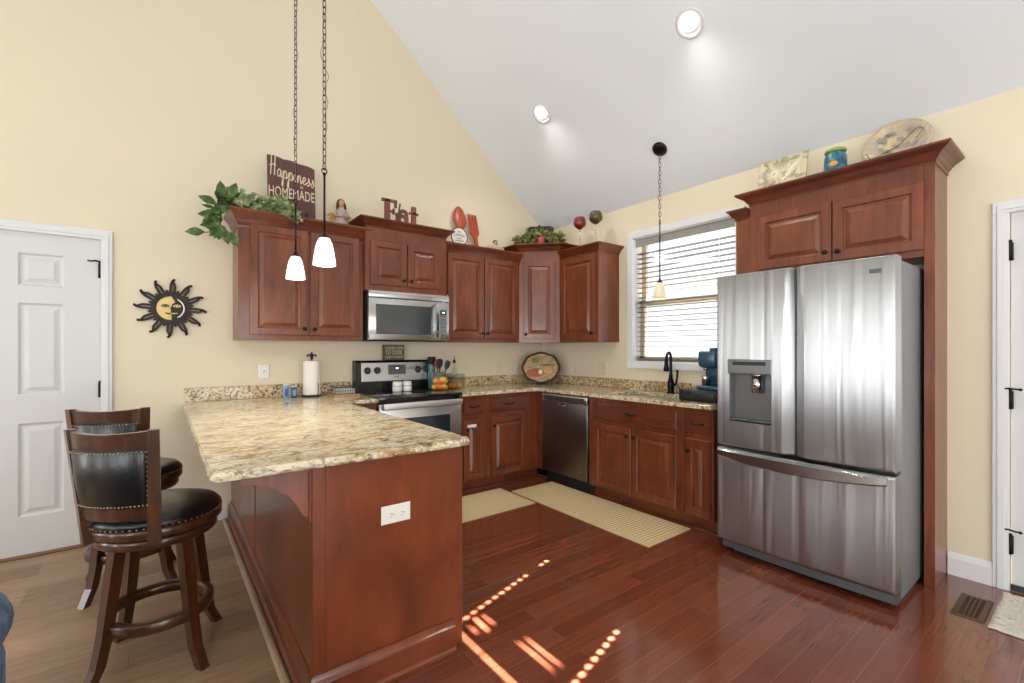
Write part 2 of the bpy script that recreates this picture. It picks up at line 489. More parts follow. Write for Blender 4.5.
def six_panel(O, U, Nn, W=.91, H=2.03):
    """a six-panel door face; U along the width from the hinge side, Nn toward the room"""
    m = MB(); O, U, Nn = Vector(O), Vector(U), Vector(Nn); V = Vector((0, 0, 1))
    cols = [(.172, .212), (.172+.212+.145, .212)]
    rows = [(.235, .59), (1.0, .585), (1.69, .21)]
    m.profile(O-Nn*.04, U, V, Nn, W, H, [(0, 0), (0, .008)])
    def bar(u0, u1, z0, z1):
        m.profile(O+U*u0+V*z0-Nn*.014, U, V, Nn, u1-u0, z1-z0, [(0, 0), (0, .014)])
    xs = [0, cols[0][0], cols[0][0]+cols[0][1], cols[1][0], cols[1][0]+cols[1][1], W]
    bar(xs[0], xs[1], 0, H); bar(xs[2], xs[3], 0, H); bar(xs[4], xs[5], 0, H)
    for (c, cw) in cols:
        z = 0
        for (r, rh) in rows:
            bar(c, c+cw, z, r); z = r+rh
            m.profile(O+U*c+V*r-Nn*.013, U, V, Nn, cw, rh, [(0, 0), (0, .0125), (.002, .0125), (.014, .0005), (.024, .0005), (.050, .0100), (.054, .0100)])
        bar(c, c+cw, z, H)
    return m
d1 = struct('door_1', six_panel((D1R-.004, .012, .012), (-1, 0, 0), (0, -1, 0)), WHITE_DOOR)
d2 = struct('door_2', six_panel((.012, D2A-.004, .012), (0, -1, 0), (-1, 0, 0)), WHITE_DOOR)
for z in (1.83, 1.03, .25):
    h = MB(); h.cyl((D1R-.002, -.012, z-.05), (D1R-.002, -.012, z+.05), .007, n=10); h.box(D1R-.012, D1R+.006, -.008, .004, z-.048, z+.048)
    h.sphere((D1R-.002, -.012, z+.055), .008, 8, 6); part('hinge', h, BRONZE, d1)
    h = MB(); h.cyl((-.012, D2A-.002, z-.05), (-.012, D2A-.002, z+.05), .008, n=10); h.box(-.008, .004, D2A-.014, D2A+.008, z-.048, z+.048)
    h.sphere((-.012, D2A-.002, z+.055), .009, 8, 6); part('hinge', h, BRONZE, d2)
h = MB(); h.tube([(D1R-.002, -.014, 1.89), (D1R-.02, -.04, 1.892), (D1R-.045, -.045, 1.885), (D1R-.06, -.03, 1.89)], .006, 6); part('hinge_stop', h, BRONZE, d1)
for z in (1.09, .33):
    h = MB(); h.tube([(-.014, D2A+.018, z), (-.024, D2A, z+.003), (-.026, D2A-.02, z), (-.022, D2A-.036, z-.002)], .005, 6); h.sphere((-.022, D2A-.04, z-.002), .008, 8, 6); h.sphere((-.014, D2A+.02, z), .008, 8, 6); part('hinge_stop', h, BRONZE, d2)
h = MB(); h.box(-.006, .01, D2A-.005, D2B+.005, .004, .035); part('door_sweep', h, mat('dark_rubber_sweep', (52, 54, 58), .6), d2)
h = MB(); h.box(-.005, .13, D2A, D2B, 0, .01, .003); struct('trim_9', h, mat('pale_threshold', (190, 180, 165), .4))
h = MB(); h.box(D1L, D1R, -.03, .12, 0, .012, .004); struct('trim_4', h, mat('wood_threshold', (128, 86, 56), .45))
# door handles (far side of the doors from the camera's view)
for d, p, ax in ((d1, (D1L+.07, .0, .96), (0, -1, 0)), (d2, (0, D2B+.07, .96), (-1, 0, 0))):
    h = MB(); a = Vector(ax); p = Vector(p); h.cyl(p, p+a*.012, .03, n=18); h.cyl(p+a*.012, p+a*.045, .011, n=10); h.sphere(p+a*.06, .027, 14, 10); part('door_knob', h, BRONZE, d)

# baseboards
def base_profile(h=.128): return [(0, 0), (.015, 0), (.015, h-.03), (.011, h-.015), (.006, h), (0, h)]
m = MB(); m.crown([(0, -3.565), (0, D2A+w_)], base_profile(), left=False); m.crown([(0, D2B-w_), (0, YF)], base_profile(), left=False); struct('baseboard_right', m, WHITE_TRIM)
m = MB(); m.crown([(-3.235, 0), (D1R+.062, 0)], base_profile(.12), left=True); m.crown([(D1L-.062, 0), (XL, 0)], base_profile(.12), left=True); struct('baseboard_back', m, WHITE_TRIM)
m = MB(); m.crown([(XL, 0), (XL, YF)], base_profile(), left=True); struct('baseboard_left', m, WHITE_TRIM)
m = MB(); m.crown([(XL, YF), (0, YF)], base_profile(), left=True); struct('baseboard_front', m, WHITE_TRIM)

# kitchen window: casing, sash, pane
m = MB(); cw = .066
for (a, b) in ((WY0, WY0+cw), (WY1-cw, WY1)): m.box(-.02, 0, a, b, WZ0-.06, WZ1, .003)
m.box(-.02, 0, WY0+cw, WY1-cw, WZ1, WZ1+.061, .003)
m.box(-.022, 0, WY0, WY1, WZ0-.06, WZ0, .003)
# jamb lining
m.box(-.004, .15, WY0, WY0-.012, WZ0, WZ1); m.box(-.004, .15, WY1, WY1+.012, WZ0, WZ1); m.box(-.004, .15, WY0, WY1, WZ1-.012, WZ1); m.box(-.004, .15, WY0, WY1, WZ0, WZ0+.012)
struct('trim_5', m, WHITE_TRIM)
SASH = mat('tan_vinyl_sash', (176, 160, 140), .5)
m = MB(); zm = 1.74
for (x0, x1, z0, z1) in ((.105, .14, zm-.02, WZ1-.012), (.08, .115, WZ0+.012, zm+.03)):
    for (a, b) in ((WY0-.012, WY0-.065), (WY1+.012, WY1+.065)): m.box(x0, x1, a, b, z0, z1, .003)
    m.box(x0, x1, WY0-.012, WY1+.012, z0, z0+.05, .003); m.box(x0, x1, WY0-.012, WY1+.012, z1-.028, z1, .003)
f = struct('window_1', m, SASH)
p = MB(); p.box(.12, .124, WY0-.06, WY1+.06, zm, WZ1-.05); part('pane', p, PANE, f)
p = MB(); p.box(.096, .1, WY0-.06, WY1+.06, WZ0+.06, zm); part('pane', p, PANE, f)

# window blind: valance, slats, ladder cords, bottom rail
BLW = mat('grey_blind_slat', (70, 66, 62), .5)
BLV = mat('grey_blind_valance', (150, 148, 142), .5)
BLR = mat('grey_blind_rail', (120, 116, 110), .5)
bl = thing('window_blind', 'grey horizontal slat blind hanging open in the kitchen window', 'window blind', (.045, (WY0+WY1)/2, WZ0))
ya, yb = WY0-.016, WY1+.016
h = MB(); h.box(.004, .018, ya, yb, WZ1-.085, WZ1-.012, .004); h.box(.02, .07, ya+.0, yb, WZ1-.06, WZ1-.013, .003); part('valance', h, BLV, bl)
def slat_tilt(z, y):
    t = 3.0
    for (zz, y0, y1, dt) in ((2.06, -1.745, -2.14, 20), (2.14, -1.5, -1.68, 20), (2.19, -1.52, -1.68, 18)):
        if abs(z-zz) < .024 and y1 <= y <= y0: t -= dt*math.sin(PI*(y0-y)/(y0-y1))
    return math.radians(t)
zs = []; z = WZ0+.055
while z < 2.235: zs.append(z); z += .047
holes = (-1.497, -2.159)
for z in zs:
    h = MB(); half = .0265; th = .0028
    ys = [ya, holes[0]+.011, holes[0]-.011] + [holes[0]-.011-(holes[0]-holes[1]-.022)*i/14 for i in range(1, 14)] + [holes[1]+.011, holes[1]-.011, yb]
    xs = [-half, -.011, .011, half]
    for i in range(len(ys)-1):
        for j in range(3):
            inhole = (j == 1) and any(abs((ys[i]+ys[i+1])/2-hh) < .005 for hh in holes) and z > 1.54
            if inhole: continue
            def pt(x, y, t):
                a = slat_tilt(z, y); c = .0012*(1-(x/half)**2)
                return Vector((.045+x*math.cos(a)+t*math.sin(a), y, z-x*math.sin(a)+c+t))
            x0, x1, y0, y1 = xs[j], xs[j+1], ys[i], ys[i+1]
            T = [pt(x0, y0, th/2), pt(x1, y0, th/2), pt(x1, y1, th/2), pt(x0, y1, th/2)]
            B = [pt(x0, y0, -th/2), pt(x1, y0, -th/2), pt(x1, y1, -th/2), pt(x0, y1, -th/2)]
            h.rings([B, T], smooth=False)
    part('slat', h, BLW, bl)
h = MB(); h.box(.022, .068, ya, yb, WZ0+.016, WZ0+.036, .004); part('bottom_rail', h, BLR, bl)
for yy in holes:
    h = MB()
    for xx in (.019, .071): h.cyl((xx, yy, WZ0+.03), (xx, yy, WZ1-.05), .0012, n=5)
    part('ladder_cord', h, BLW, bl)

# ------------------------------------------------------------------ cabinets
DOORP = [(0, 0), (0, .017), (.003, .02), (.050, .02), (.053, .018), (.057, .009), (.066, .008), (.069, .0095), (.092, .0185), (.096, .0185)]
DRAWP = [(0, 0), (0, .014), (.006, .02), (.016, .02)]
FLATP = [(0, 0), (0, .014), (.006, .02), (.02, .02)]
Z = Vector((0, 0, 1))
def cab_door(parent, O, U, Nn, w, h, knob=None, prof=DOORP, name='door'):
    """O = lower corner on the face; U width dir; Nn out dir; knob=(u,z) in door space"""
    m = MB(); m.profile(O, U, Z, Nn, w, h, prof); d = part(name, m, CHERRY if prof is DOORP else CHERRY_H, parent)
    if knob:
        O, U, Nn = Vector(O), Vector(U), Vector(Nn); c = O+U*knob[0]+Z*knob[1]+Nn*.02
        k = MB(); k.lathe([(.009, 0), (.006, .004), (.005, .012), (.013, .017), (.0155, .022), (.013, .027), (.005, .03)], c, 14, axis=Nn); part('knob', k, BRONZE, d)
    return d
def cab_pull(d, c, U, Nn, w=.09):
    c, U, Nn = Vector(c), Vector(U), Vector(Nn); k = MB()
    pts = smooth_path([c-U*w/2, c-U*w*.46+Nn*.018, c+Nn*.026-Z*.006, c+U*w*.46+Nn*.018, c+U*w/2], 5)
    k.tube(pts, .0045, 7); k.lathe([(.009, 0), (.007, .004)], c-U*w/2, 10, axis=Nn); k.lathe([(.009, 0), (.007, .004)], c+U*w/2, 10, axis=Nn)
    part('drawer_pull', k, BRONZE, d)
def drawer(parent, O, U, Nn, w, h):
    d = cab_door(parent, O, U, Nn, w, h, None, DRAWP, 'drawer_front'); cab_pull(d, Vector(O)+Vector(U)*w/2+Z*h/2+Vector(Nn)*.02, U, Nn); return d
def crown_prof(z0, z1, out=.062):
    H = z1-z0
    return [(-.012, z0), (.004, z0), (.007, z0+.1*H), (.003, z0+.14*H), (.006, z0+.2*H), (.016, z0+.3*H), (.022, z0+.42*H), (.022+.3*(out-.022), z0+.6*H), (out-.012, z0+.76*H), (out-.004, z0+.84*H), (out, z0+.88*H), (out, z1), (-.012, z1)]
UX, UY = Vector((1, 0, 0)), Vector((0, 1, 0))
FB = Vector((0, -1, 0)); FR = Vector((-1, 0, 0))    # facing out of the back wall / the right wall

def upper_back(label, x0, x1, depth, z0, z1, zc, doors, crown_ret, kn, cz=None):
    t = thing('wall_cabinet', label, 'cabinet', ((x0+x1)/2, 0, z0))
    m = MB(); m.box(x0+.0006, x1-.0006, -depth, -.0005, z0, z1, .0015); part('carcass', m, CHERRY, t)
    for (a, b, za, zb, kx) in doors:
        cab_door(t, (a, -depth, za), UX, FB, b-a, zb-za, (kx, .05))
    m = MB(); path = []
    y0 = -depth
    p = []
    if crown_ret[0]: p.append((x0, crown_ret[0] if crown_ret[0] is not True else -.001))
    p += [(x0, y0), (x1, y0)]
    if crown_ret[1]: p.append((x1, crown_ret[1] if crown_ret[1] is not True else -.001))
    m.crown(p, crown_prof(cz or z1-.07, zc), left=False)
    m.box(x0+.01, x1-.01, y0+.01, -.001, zc-.02, zc-.002)
    part('crown_moulding', m, CHERRY_H, t); return t
upper_back('left wall cabinet under the ivy garland, two tall cherry doors', -3.2, -2.2875, .305, 1.372, 2.26, 2.318,
    [(-3.126, -2.729, 1.41, 2.225, .37), (-2.707, -2.325, 1.41, 2.225, .025)], (True, -.30), 0)
upper_back('short two-door cherry cabinet above the microwave, topped by the Eat letters', -2.2865, -1.5215, .36, 1.80, 2.345, 2.405,
    [(-2.245, -1.925, 1.85, 2.222, .29), (-1.912, -1.598, 1.85, 2.222, .025)], (True, True), 0, 2.335)
upper_back('wall cabinet right of the microwave, two tall cherry doors', -1.5205, -.611, .305, 1.372, 2.255, 2.315,
    [(-1.484, -1.073, 1.41, 2.22, .385), (-1.061, -.64, 1.41, 2.22, .025)], (False, False), 0)
# diagonal corner cabinet
t = thing('corner_wall_cabinet', 'diagonal corner wall cabinet with one door, taller than its neighbours', 'cabinet', (-.3, -.3, 1.372))
m = MB(); m.prism([(-.0005, -.0005), (-.61, -.0005), (-.61, -.305), (-.305, -.61), (-.0005, -.61)], lambda p, q, z: Vector((p, q, z)), 1.372, 2.35); part('carcass', m, CHERRY, t)
ud = Vector((1, -1, 0)).normalized(); nd = Vector((-1, -1, 0)).normalized(); fc = Vector((-.61, -.305, 0))
cab_door(t, fc+ud*.05+Z*1.41, ud, nd, .331, .82, (.025, .05))
m = MB(); m.crown([(-.61, -.001), (-.61, -.305), (-.305, -.61), (-.001, -.61)], crown_prof(2.335, 2.41, .075), left=False)
m.prism([(-.01, -.01), (-.60, -.01), (-.60, -.30), (-.30, -.60), (-.01, -.60)], lambda p, q, z: Vector((p, q, z)), 2.39, 2.405); part('crown_moulding', m, CHERRY_H, t)
# right wall cabinet beside the window
t = thing('wall_cabinet', 'single-door cherry wall cabinet left of the window, wine glasses on top', 'cabinet', (0, -.88, 1.372))
m = MB(); m.box(-.305, -.0005, -.611, -1.15, 1.372, 2.26, .0015); part('carcass', m, CHERRY, t)
cab_door(t, (-.305, -.645, 1.41), -UY, FR, .465, .81, (.44, .05))
m = MB(); m.crown([(-.305, -.64), (-.305, -1.15), (-.001, -1.15)], crown_prof(2.245, 2.322), left=False); m.box(-.295, -.001, -.62, -1.14, 2.3, 2.318); part('crown_moulding', m, CHERRY_H, t)

# refrigerator surround: tall panels and the cabinet above
t = thing('refrigerator_surround_cabinet', 'cherry cabinet with tall side panels built around the refrigerator', 'cabinet', (0, -3.02, 0))
m = MB(); m.box(-.305, -.0005, -2.476, -2.50, .0, 2.25, .0015); part('side_panel', m, CHERRY, t)
m = MB(); m.box(-.305, -.0005, -3.515, -3.561, 0, 2.345, .0015); part('side_panel', m, CHERRY, t)
m = MB(); m.box(-.305, -.0005, -2.50, -2.575, 1.815, 2.25, .0015); part('filler', m, CHERRY, t)
m = MB(); m.box(-.305, -.0005, -2.575, -3.5145, 1.815, 2.345, .0015); part('carcass', m, CHERRY, t)
cab_door(t, (-.305, -2.633, 1.856), -UY, FR, .447, .372, (.415, .055)); cab_door(t, (-.305, -3.087, 1.852), -UY, FR, .43, .372, (.03, .055))
m = MB(); m.crown([(-.001, -2.475), (-.305, -2.475), (-.305, -2.57)], crown_prof(2.235, 2.31, .05), left=False, cap=True); part('crown_moulding', m, CHERRY_H, t)
m = MB(); m.crown([(-.001, -2.575), (-.305, -2.575), (-.305, -3.561), (-.001, -3.561)], crown_prof(2.315, 2.405, .075), left=False); m.box(-.29, -.001, -2.58, -3.55, 2.38, 2.40); part('crown_moulding', m, CHERRY_H, t)

# base cabinets
KT = .1; BT = .882
def base_box(t, x0, x1, y0, y1, toe):
    m = MB(); m.box(x0, x1, y0, y1, KT, BT, .0015)
    part('carcass', m, CHERRY, t); m = MB(); m.box(*toe, 0, KT); part('toe_kick', m, CHERRY, t)
t = thing('base_cabinet', 'narrow base cabinet right of the range, one drawer over one door', 'cabinet', (-1.37, -.3, 0))
base_box(t, -1.5195, -1.241, -.61, -.001, (-1.5195, -1.241, -.54, -.02))
drawer(t, (-1.494, -.61, .715), UX, FB, .226, .135); d = cab_door(t, (-1.494, -.61, .118), UX, FB, .226, .545, (.03, .46))
k = MB(); k.box(-1.462, -1.37, -.63, -.648, .595, .622, .004); k.cyl((-1.44, -.64, .61), (-1.40, -.662, .60), .006, n=8); part('child_latch', k, PLATE, d)
t = thing('base_cabinet', 'corner base cabinet with drawer and door, left of the dishwasher', 'cabinet', (-.93, -.3, 0))
base_box(t, -1.2395, -.001, -.61, -.001, (-1.2395, -.56, -.54, -.02))
m = MB(); m.box(-.61, -.001, -.611, -.70, KT, BT); part('filler', m, CHERRY, t)
drawer(t, (-1.195, -.61, .715), UX, FB, .42, .135); cab_door(t, (-1.195, -.61, .115), UX, FB, .42, .55, (.03, .47))
t = thing('base_cabinet', 'sink base cabinet with false drawer over two cherry doors', 'cabinet', (-.3, -1.78, 0))
m = MB(); m.box(-.61, -.001, -1.3145, -2.239, KT, .68, .0015); m.box(-.61, -.585, -1.3145, -2.239, .68, BT, .0015); m.box(-.585, -.001, -1.3145, -1.335, .68, BT); m.box(-.585, -.001, -2.22, -2.239, .68, BT); part('carcass', m, CHERRY, t)
m = MB(); m.box(-.54, -.02, -1.3145, -2.239, 0, KT); part('toe_kick', m, CHERRY, t)
d = cab_door(t, (-.61, -1.378, .705), -UY, FR, .815, .14, None, DRAWP, 'drawer_front'); cab_pull(d, (-.63, -1.78, .775), UY, FR)
cab_door(t, (-.61, -1.378, .115), -UY, FR, .402, .545, (.372, .48)); cab_door(t, (-.61, -1.79, .115), -UY, FR, .402, .545, (.03, .48))
t = thing('base_cabinet', 'narrow base cabinet between the sink cabinet and the refrigerator', 'cabinet', (-.3, -2.36, 0))
base_box(t, -.61, -.001, -2.24, -2.474, (-.54, -.02, -2.24, -2.474))
drawer(t, (-.61, -2.266, .705), -UY, FR, .19, .14); cab_door(t, (-.61, -2.266, .115), -UY, FR, .19, .545, (.03, .46))
m = MB(); m.crown([(-1.52, -.553), (-.553, -.553), (-.553, -.69)], [(0, 0), (.012, 0), (.008, .012), (0, .018)], left=False); m.crown([(-.553, -1.32), (-.553, -2.474)], [(0, 0), (.012, 0), (.008, .012), (0, .018)], left=False); struct('trim_6', m, CHERRY_H)
# range-left base
t = thing('base_cabinet', 'base cabinet strip between the peninsula and the range', 'cabinet', (-2.42, -.3, 0))
base_box(t, -2.5845, -2.288, -.61, -.001, (-2.5845, -2.288, -.54, -.02))
drawer(t, (-2.56, -.61, .715), UX, FB, .25, .135); cab_door(t, (-2.56, -.61, .118), UX, FB, .25, .545, (.22, .46))

# peninsula
PX0, PX1, PY = -3.21, -2.586, -2.40
t = thing('peninsula_cabinet', 'cherry peninsula base with flat end panel under the granite bar', 'cabinet', (-2.9, -1.2, 0))
m = MB(); m.box(PX0+.012, PX1, PY+.018, -.02, KT, BT); part('carcass', m, CHERRY, t)
m = MB(); m.box(PX0+.02, PX1-.06, PY+.04, -.62, 0, KT); part('toe_kick', m, CHERRY, t)
m = MB(); m.box(PX0, PX1, PY, PY+.018, .0, BT, .002)
m.box(PX0-.004, PX0+.045, PY-.003, PY+.02, 0, BT, .003); part('end_panel', m, CHERRY_RED, t)
for (a, b) in ((PY+.02, -1.132), (-1.128, -.002)):
    m = MB(); m.box(PX0, PX0+.011, a, b, 0, BT, .003); part('side_panel', m, CHERRY, t)
m = MB(); m.box(PX0-.004, PX0+.002, -1.139, -1.121, .13, BT, .002); part('seam_batten', m, CHERRY, t)
bp = [(0, 0), (.024, 0), (.026, .012), (.02, .022), (.015, .024), (.015, .092), (.02, .098), (.018, .108), (.012, .114), (.008, .124), (.006, .132), (0, .134)]
m = MB(); m.crown([(PX0, -.016), (PX0, PY-.003), (PX1-.045, PY-.003)], bp, left=False); part('base_moulding', m, CHERRY_RED, t)
for i in range(3):
    a = -.66-i*.57
    cab_door(t, (PX1, a-.55, .118), UY, Vector((1, 0, 0)), .53, .54, (.5, .48)); d = cab_door(t, (PX1, a-.55, .715), UY, Vector((1, 0, 0)), .53, .135, None, DRAWP, 'drawer_front'); cab_pull(d, (PX1+.02, a-.285, .78), UY, (1, 0, 0))
# corbel under the overhang
cor = [(0, 0), (-.225, 0), (-.228, -.02), (-.21, -.028), (-.16, -.04), (-.125, -.055), (-.105, -.075), (-.095, -.082), (-.075, -.095), (-.05, -.13), (-.035, -.165), (-.02, -.18), (0, -.185)]
m = MB(); m.prism(cor, lambda p, q, z: Vector((PX0+p, z, BT+q)), PY+.012, PY+.05); m.box(PX0-.012, PX0, PY+.004, PY+.058, BT-.205, BT, .002); part('corbel', m, CHERRY, t)

# ------------------------------------------------------------------ granite
GT = .914
def slab(m, poly, z0, z1, ch=.004):
    m.prism(poly, lambda p, q, z: Vector((p, q, z)), z0, z1)
t = thing('peninsula_countertop', 'large speckled granite bar top on the peninsula with a chipped edge', 'countertop', (-3.0, -1.2, BT))
poly = [(-3.515, -.001), (-3.515, -2.43), (-2.563, -2.43), (-2.563, -.648), (-2.288, -.648), (-2.288, -.001)]
# rounded near corners
def rounded(poly, r, idx, k=6):
    out = []
    n = len(poly)
    for i, p in enumerate(poly):
        if i not in idx: out.append(p); continue
        p = Vector(p); a = (Vector(poly[i-1])-p).normalized(); b = (Vector(poly[(i+1) % n])-p).normalized()
        for q in range(k+1):
            s = q/k; u = (p+a*r)*(1-s)**2+p*2*s*(1-s)+(p+b*r)*s*s; out.append((u.x, u.y))
    return out
pp = rounded(poly, .025, (1, 2))
m = MB(); slab(m, pp, GT-.004, GT); part('top_slab', m, GRANITE, t)
# chipped edge band: rock-faced ring that follows the outline
m = MB(); R = []
rr = random.Random(3)
edge = []
E0 = [(-3.515, -.001), (-3.515, -2.405), (-3.508, -2.424), (-3.49, -2.43), (-2.59, -2.43), (-2.57, -2.424), (-2.563, -2.405), (-2.563, -.648), (-2.288, -.648)]
for a, b in zip(E0, E0[1:]):
    a, b = Vector(a), Vector(b); n = max(1, int((b-a).length/.018))
    for i in range(n): edge.append(a+(b-a)*i/n)
edge.append(Vector(E0[-1]))
for i, p in enumerate(edge):
    d = (edge[min(i+1, len(edge)-1)]-edge[max(i-1, 0)]).normalized(); nn = Vector((d.y, -d.x))*-1
    nn = Vector((-d.y, d.x))*-1
    j = [rr.uniform(-.003, .004) for _ in range(3)]
    q = lambda o, z: Vector((p.x+nn.x*o, p.y+nn.y*o, z))
    R.append([q(-.06, GT-.004), q(.0, GT-.0035+.0), q(.004+j[0], GT-.012+rr.uniform(-.003, .003)), q(.005+j[1], GT-.021+rr.uniform(-.003, .003)), q(j[2], GT-.031), q(-.06, GT-.0315)])
m.rings(R, smooth=False); part('chipped_edge', m, GRANITE_EDGE, t)
m = MB(); slab(m, [(-3.46, -.001), (-3.46, -2.37), (-2.62, -2.37), (-2.62, -.6), (-2.288, -.6), (-2.288, -.001)], GT-.0318, GT-.004); part('core', m, GRANITE_EDGE, t)
m = MB(); m.box(-3.507, -2.30, -.022, -.001, GT, 1.016, .003); part('backsplash', m, SPLASH, t)
t = thing('corner_countertop', 'L-shaped granite countertop wrapping the corner from the range to the refrigerator', 'countertop', (-.4, -.4, BT))
SX0, SX1, SY0, SY1 = -.54, -.14, -1.46, -2.13
m = MB()
m.box(-1.5195, -.648, -.648, -.001, BT+.0005, GT, .003); m.box(-.648, -.001, SY0, -.001, BT+.0005, GT, .003); m.box(-.648, SX0, SY1, SY0, BT+.0005, GT, .003); m.box(SX1, -.001, SY1, SY0, BT+.0005, GT, .003); m.box(-.648, -.001, -2.474, SY1, BT+.0005, GT, .003)
part('top_slab', m, GRANITE, t)
m = MB(); m.box(-1.5195, -.022, -.022, -.001, GT, 1.012, .003); m.box(-.022, -.001, -2.474, -.022, GT, 1.008, .003); part('backsplash', m, SPLASH, t)
t = thing('kitchen_sink', 'undermount steel sink set in the counter below the window', 'sink', (-.34, -1.79, .70))
m = MB(); a, b, c, d_ = SX0-.004, SX1+.004, SY1-.004, SY0+.004
m.rings([[Vector((x, y, BT-.001)) for x, y in ((a, c), (b, c), (b, d_), (a, d_))], [Vector((x, y, .71)) for x, y in ((a+.02, c+.02), (b-.02, c+.02), (b-.02, d_-.02), (a+.02, d_-.02))]], cap0=False, smooth=False); part('basin', m, STEEL, t)
m = MB(); m.lathe([(.045, .7105), (.045, .714), (.03, .713), (.0, .712)], (-.34, -1.79, 0), 20); part('drain', m, CHROME, t)
# ------------------------------------------------------------------ refrigerator
FY0, FY1, FX = -2.583, -3.497, -.772
fyc, fhw = (FY0+FY1)/2, (FY0-FY1)/2
t = thing('refrigerator', 'stainless french door refrigerator with ice dispenser and bottom freezer', 'refrigerator', (-.4, fyc, 0))
m = MB(); m.box(-.645, -.04, FY1+.001, FY0-.004, .03, 1.757, .006, 2); m.box(-.62, -.08, FY1+.02, FY0-.02, .0, .03)
part('body', m, GREY_SIDE, t)
m = MB(); m.box(-.665, -.645, FY1+.012, FY0-.012, .10, 1.75); part('door_gasket', m, BLACKM, t)
def bulge(y): return .016*(1-((y-fyc)/fhw)**2)
def door_grid(ys, zs, fx, xb, matl, name):
    m = MB(); V = [[m.b.verts.new((fx(y, z), y, z)) for y in ys] for z in zs]
    for i in range(len(zs)-1):
        for j in range(len(ys)-1):
            f = m.b.faces.new([V[i][j], V[i][j+1], V[i+1][j+1], V[i+1][j]])
            f.smooth = True
    Bv = {}
    border = [(0, j) for j in range(len(ys))]+[(i, len(ys)-1) for i in range(1, len(zs))]+[(len(zs)-1, j) for j in range(len(ys)-2, -1, -1)]+[(i, 0) for i in range(len(zs)-2, 0, -1)]
    Bk = [m.b.verts.new((xb, ys[j], zs[i])) for i, j in border]
    for k in range(len(border)):
        a, b = border[k], border[(k+1) % len(border)]
        m.b.faces.new([V[a[0]][a[1]], Bk[k], Bk[(k+1) % len(border)], V[b[0]][b[1]]])
    m.b.faces.new(Bk)
    o = part(name, m, matl, t)
    for e in []: pass
    md = o.modifiers.new('split', 'EDGE_SPLIT'); md.split_angle = math.radians(32)
    return o
def lins(a, b, n): return [a+(b-a)*i/n for i in range(n+1)]
GAP = .006
rnd_e = [0, .002, .006, .012]
def edge_round(d):   # rounded door edges, d = distance from edge
    r = .012
    return 0 if d >= r else r-math.sqrt(max(0, r*r-(r-d)**2))
Z0, Z1 = .69, 1.773
DY0, DY1, DZ0, DZ1 = -2.668, -2.925, .852, 1.238     # dispenser bay
def f_left(y, z):
    x = FX-bulge(y)
    e = (fyc+GAP)
    wv = .022+.03*(1-((z-1.0)/.75)**2 if abs(z-1.0) < .75 else 0)
    d = y-e
    if d < wv: x += .042*(1-d/wv)
    x += edge_round(min(FY0-y, z-Z0, Z1-z))
    if DY1 < y < DY0 and DZ0 < z < DZ1-.085: x = FX+.065
    return x
ysL = sorted(set([fyc+GAP+v for v in rnd_e]+lins(fyc+GAP+.016, DY1-.004, 10)+[DY1-.0005, DY1+.0005]+lins(DY1+.01, DY0-.01, 8)+[DY0-.0005, DY0+.0005]+lins(DY0+.01, FY0-.014, 6)+[FY0-v for v in rnd_e]))
zsL = sorted(set([Z0+v for v in rnd_e]+lins(Z0+.02, DZ0-.01, 6)+[DZ0-.0005, DZ0+.0005]+lins(DZ0+.02, DZ1-.1, 8)+[DZ1-.0855, DZ1-.0845]+lins(DZ1-.07, Z1-.02, 22)+[Z1-v for v in rnd_e]))
dl = door_grid(ysL, zsL, f_left, -.668, FRIDGE_STEEL, 'refrigerator_door')
def f_right(y, z):
    x = FX-bulge(y); e = fyc-GAP; d = e-y
    wv = .03+.024*(1-((z-1.0)/.75)**2 if abs(z-1.0) < .75 else 0)
    if d < wv: x += .042*(1-d/wv)
    return x+edge_round(min(y-FY1, z-Z0, Z1-z))
ysR = sorted(set([FY1+v for v in rnd_e]+lins(FY1+.016, fyc-GAP-.014, 22)+[fyc-GAP-v for v in rnd_e]))
zsR = sorted(set([Z0+v for v in rnd_e]+lins(Z0+.02, Z1-.02, 34)+[Z1-v for v in rnd_e]))
dr = door_grid(ysR, zsR, f_right, -.668, FRIDGE_STEEL, 'refrigerator_door')
FZ0, FZ1 = .085, .672
def f_frz(y, z): return FX-bulge(y)+edge_round(min(y-FY1, FY0-y, z-FZ0, FZ1-z))
ysF = sorted(set([FY1+v for v in rnd_e]+lins(FY1+.016, FY0-.016, 30)+[FY0-v for v in rnd_e]))
zsF = sorted(set([FZ0+v for v in rnd_e]+lins(FZ0+.02, FZ1-.02, 16)+[FZ1-v for v in rnd_e]))
fz = door_grid(ysF, zsF, f_frz, -.668, FRIDGE_STEEL, 'freezer_drawer')
# curved ledge handle along the top of the freezer drawer
m = MB(); R = []
for y in lins(FY0-.012, FY1+.03, 28):
    s = (FY0-y)/(FY0-FY1); c = math.sin(PI*min(1, s*1.02)); x = FX-bulge(y)
    zb = FZ1-.048-.034*c**.8; o = .016+.016*c**.6
    R.append([Vector((x+.002, y, FZ1-.008)), Vector((x-o*.55, y, FZ1-.008)), Vector((x-o, y, FZ1-.016)), Vector((x-o, y, zb+.008)), Vector((x-o*.8, y, zb)), Vector((x+.002, y, zb+.004))])
m.rings(R, smooth=False); part('drawer_handle', m, STEEL, fz)
m = MB(); m.box(-.66, -.60, FY1+.01, FY0-.01, .02, .08, .004); part('base_grille', m, BLACKM, t)
m = MB(); R = []
for y in lins(FY1+.003, FY0-.1, 16):
    x = FX-bulge(y)+.03; R.append([Vector((x, y, .03)), Vector((x, y, .075)), Vector((x+.06, y, .078)), Vector((x+.06, y, .03))])
m.rings(R, smooth=False); m.box(FX+.03, -.60, FY0-.02, FY0-.1, .03, .075, .006); part('kick_plate', m, mat('dark_grey_kick', (92, 92, 95), .45, .3), t)
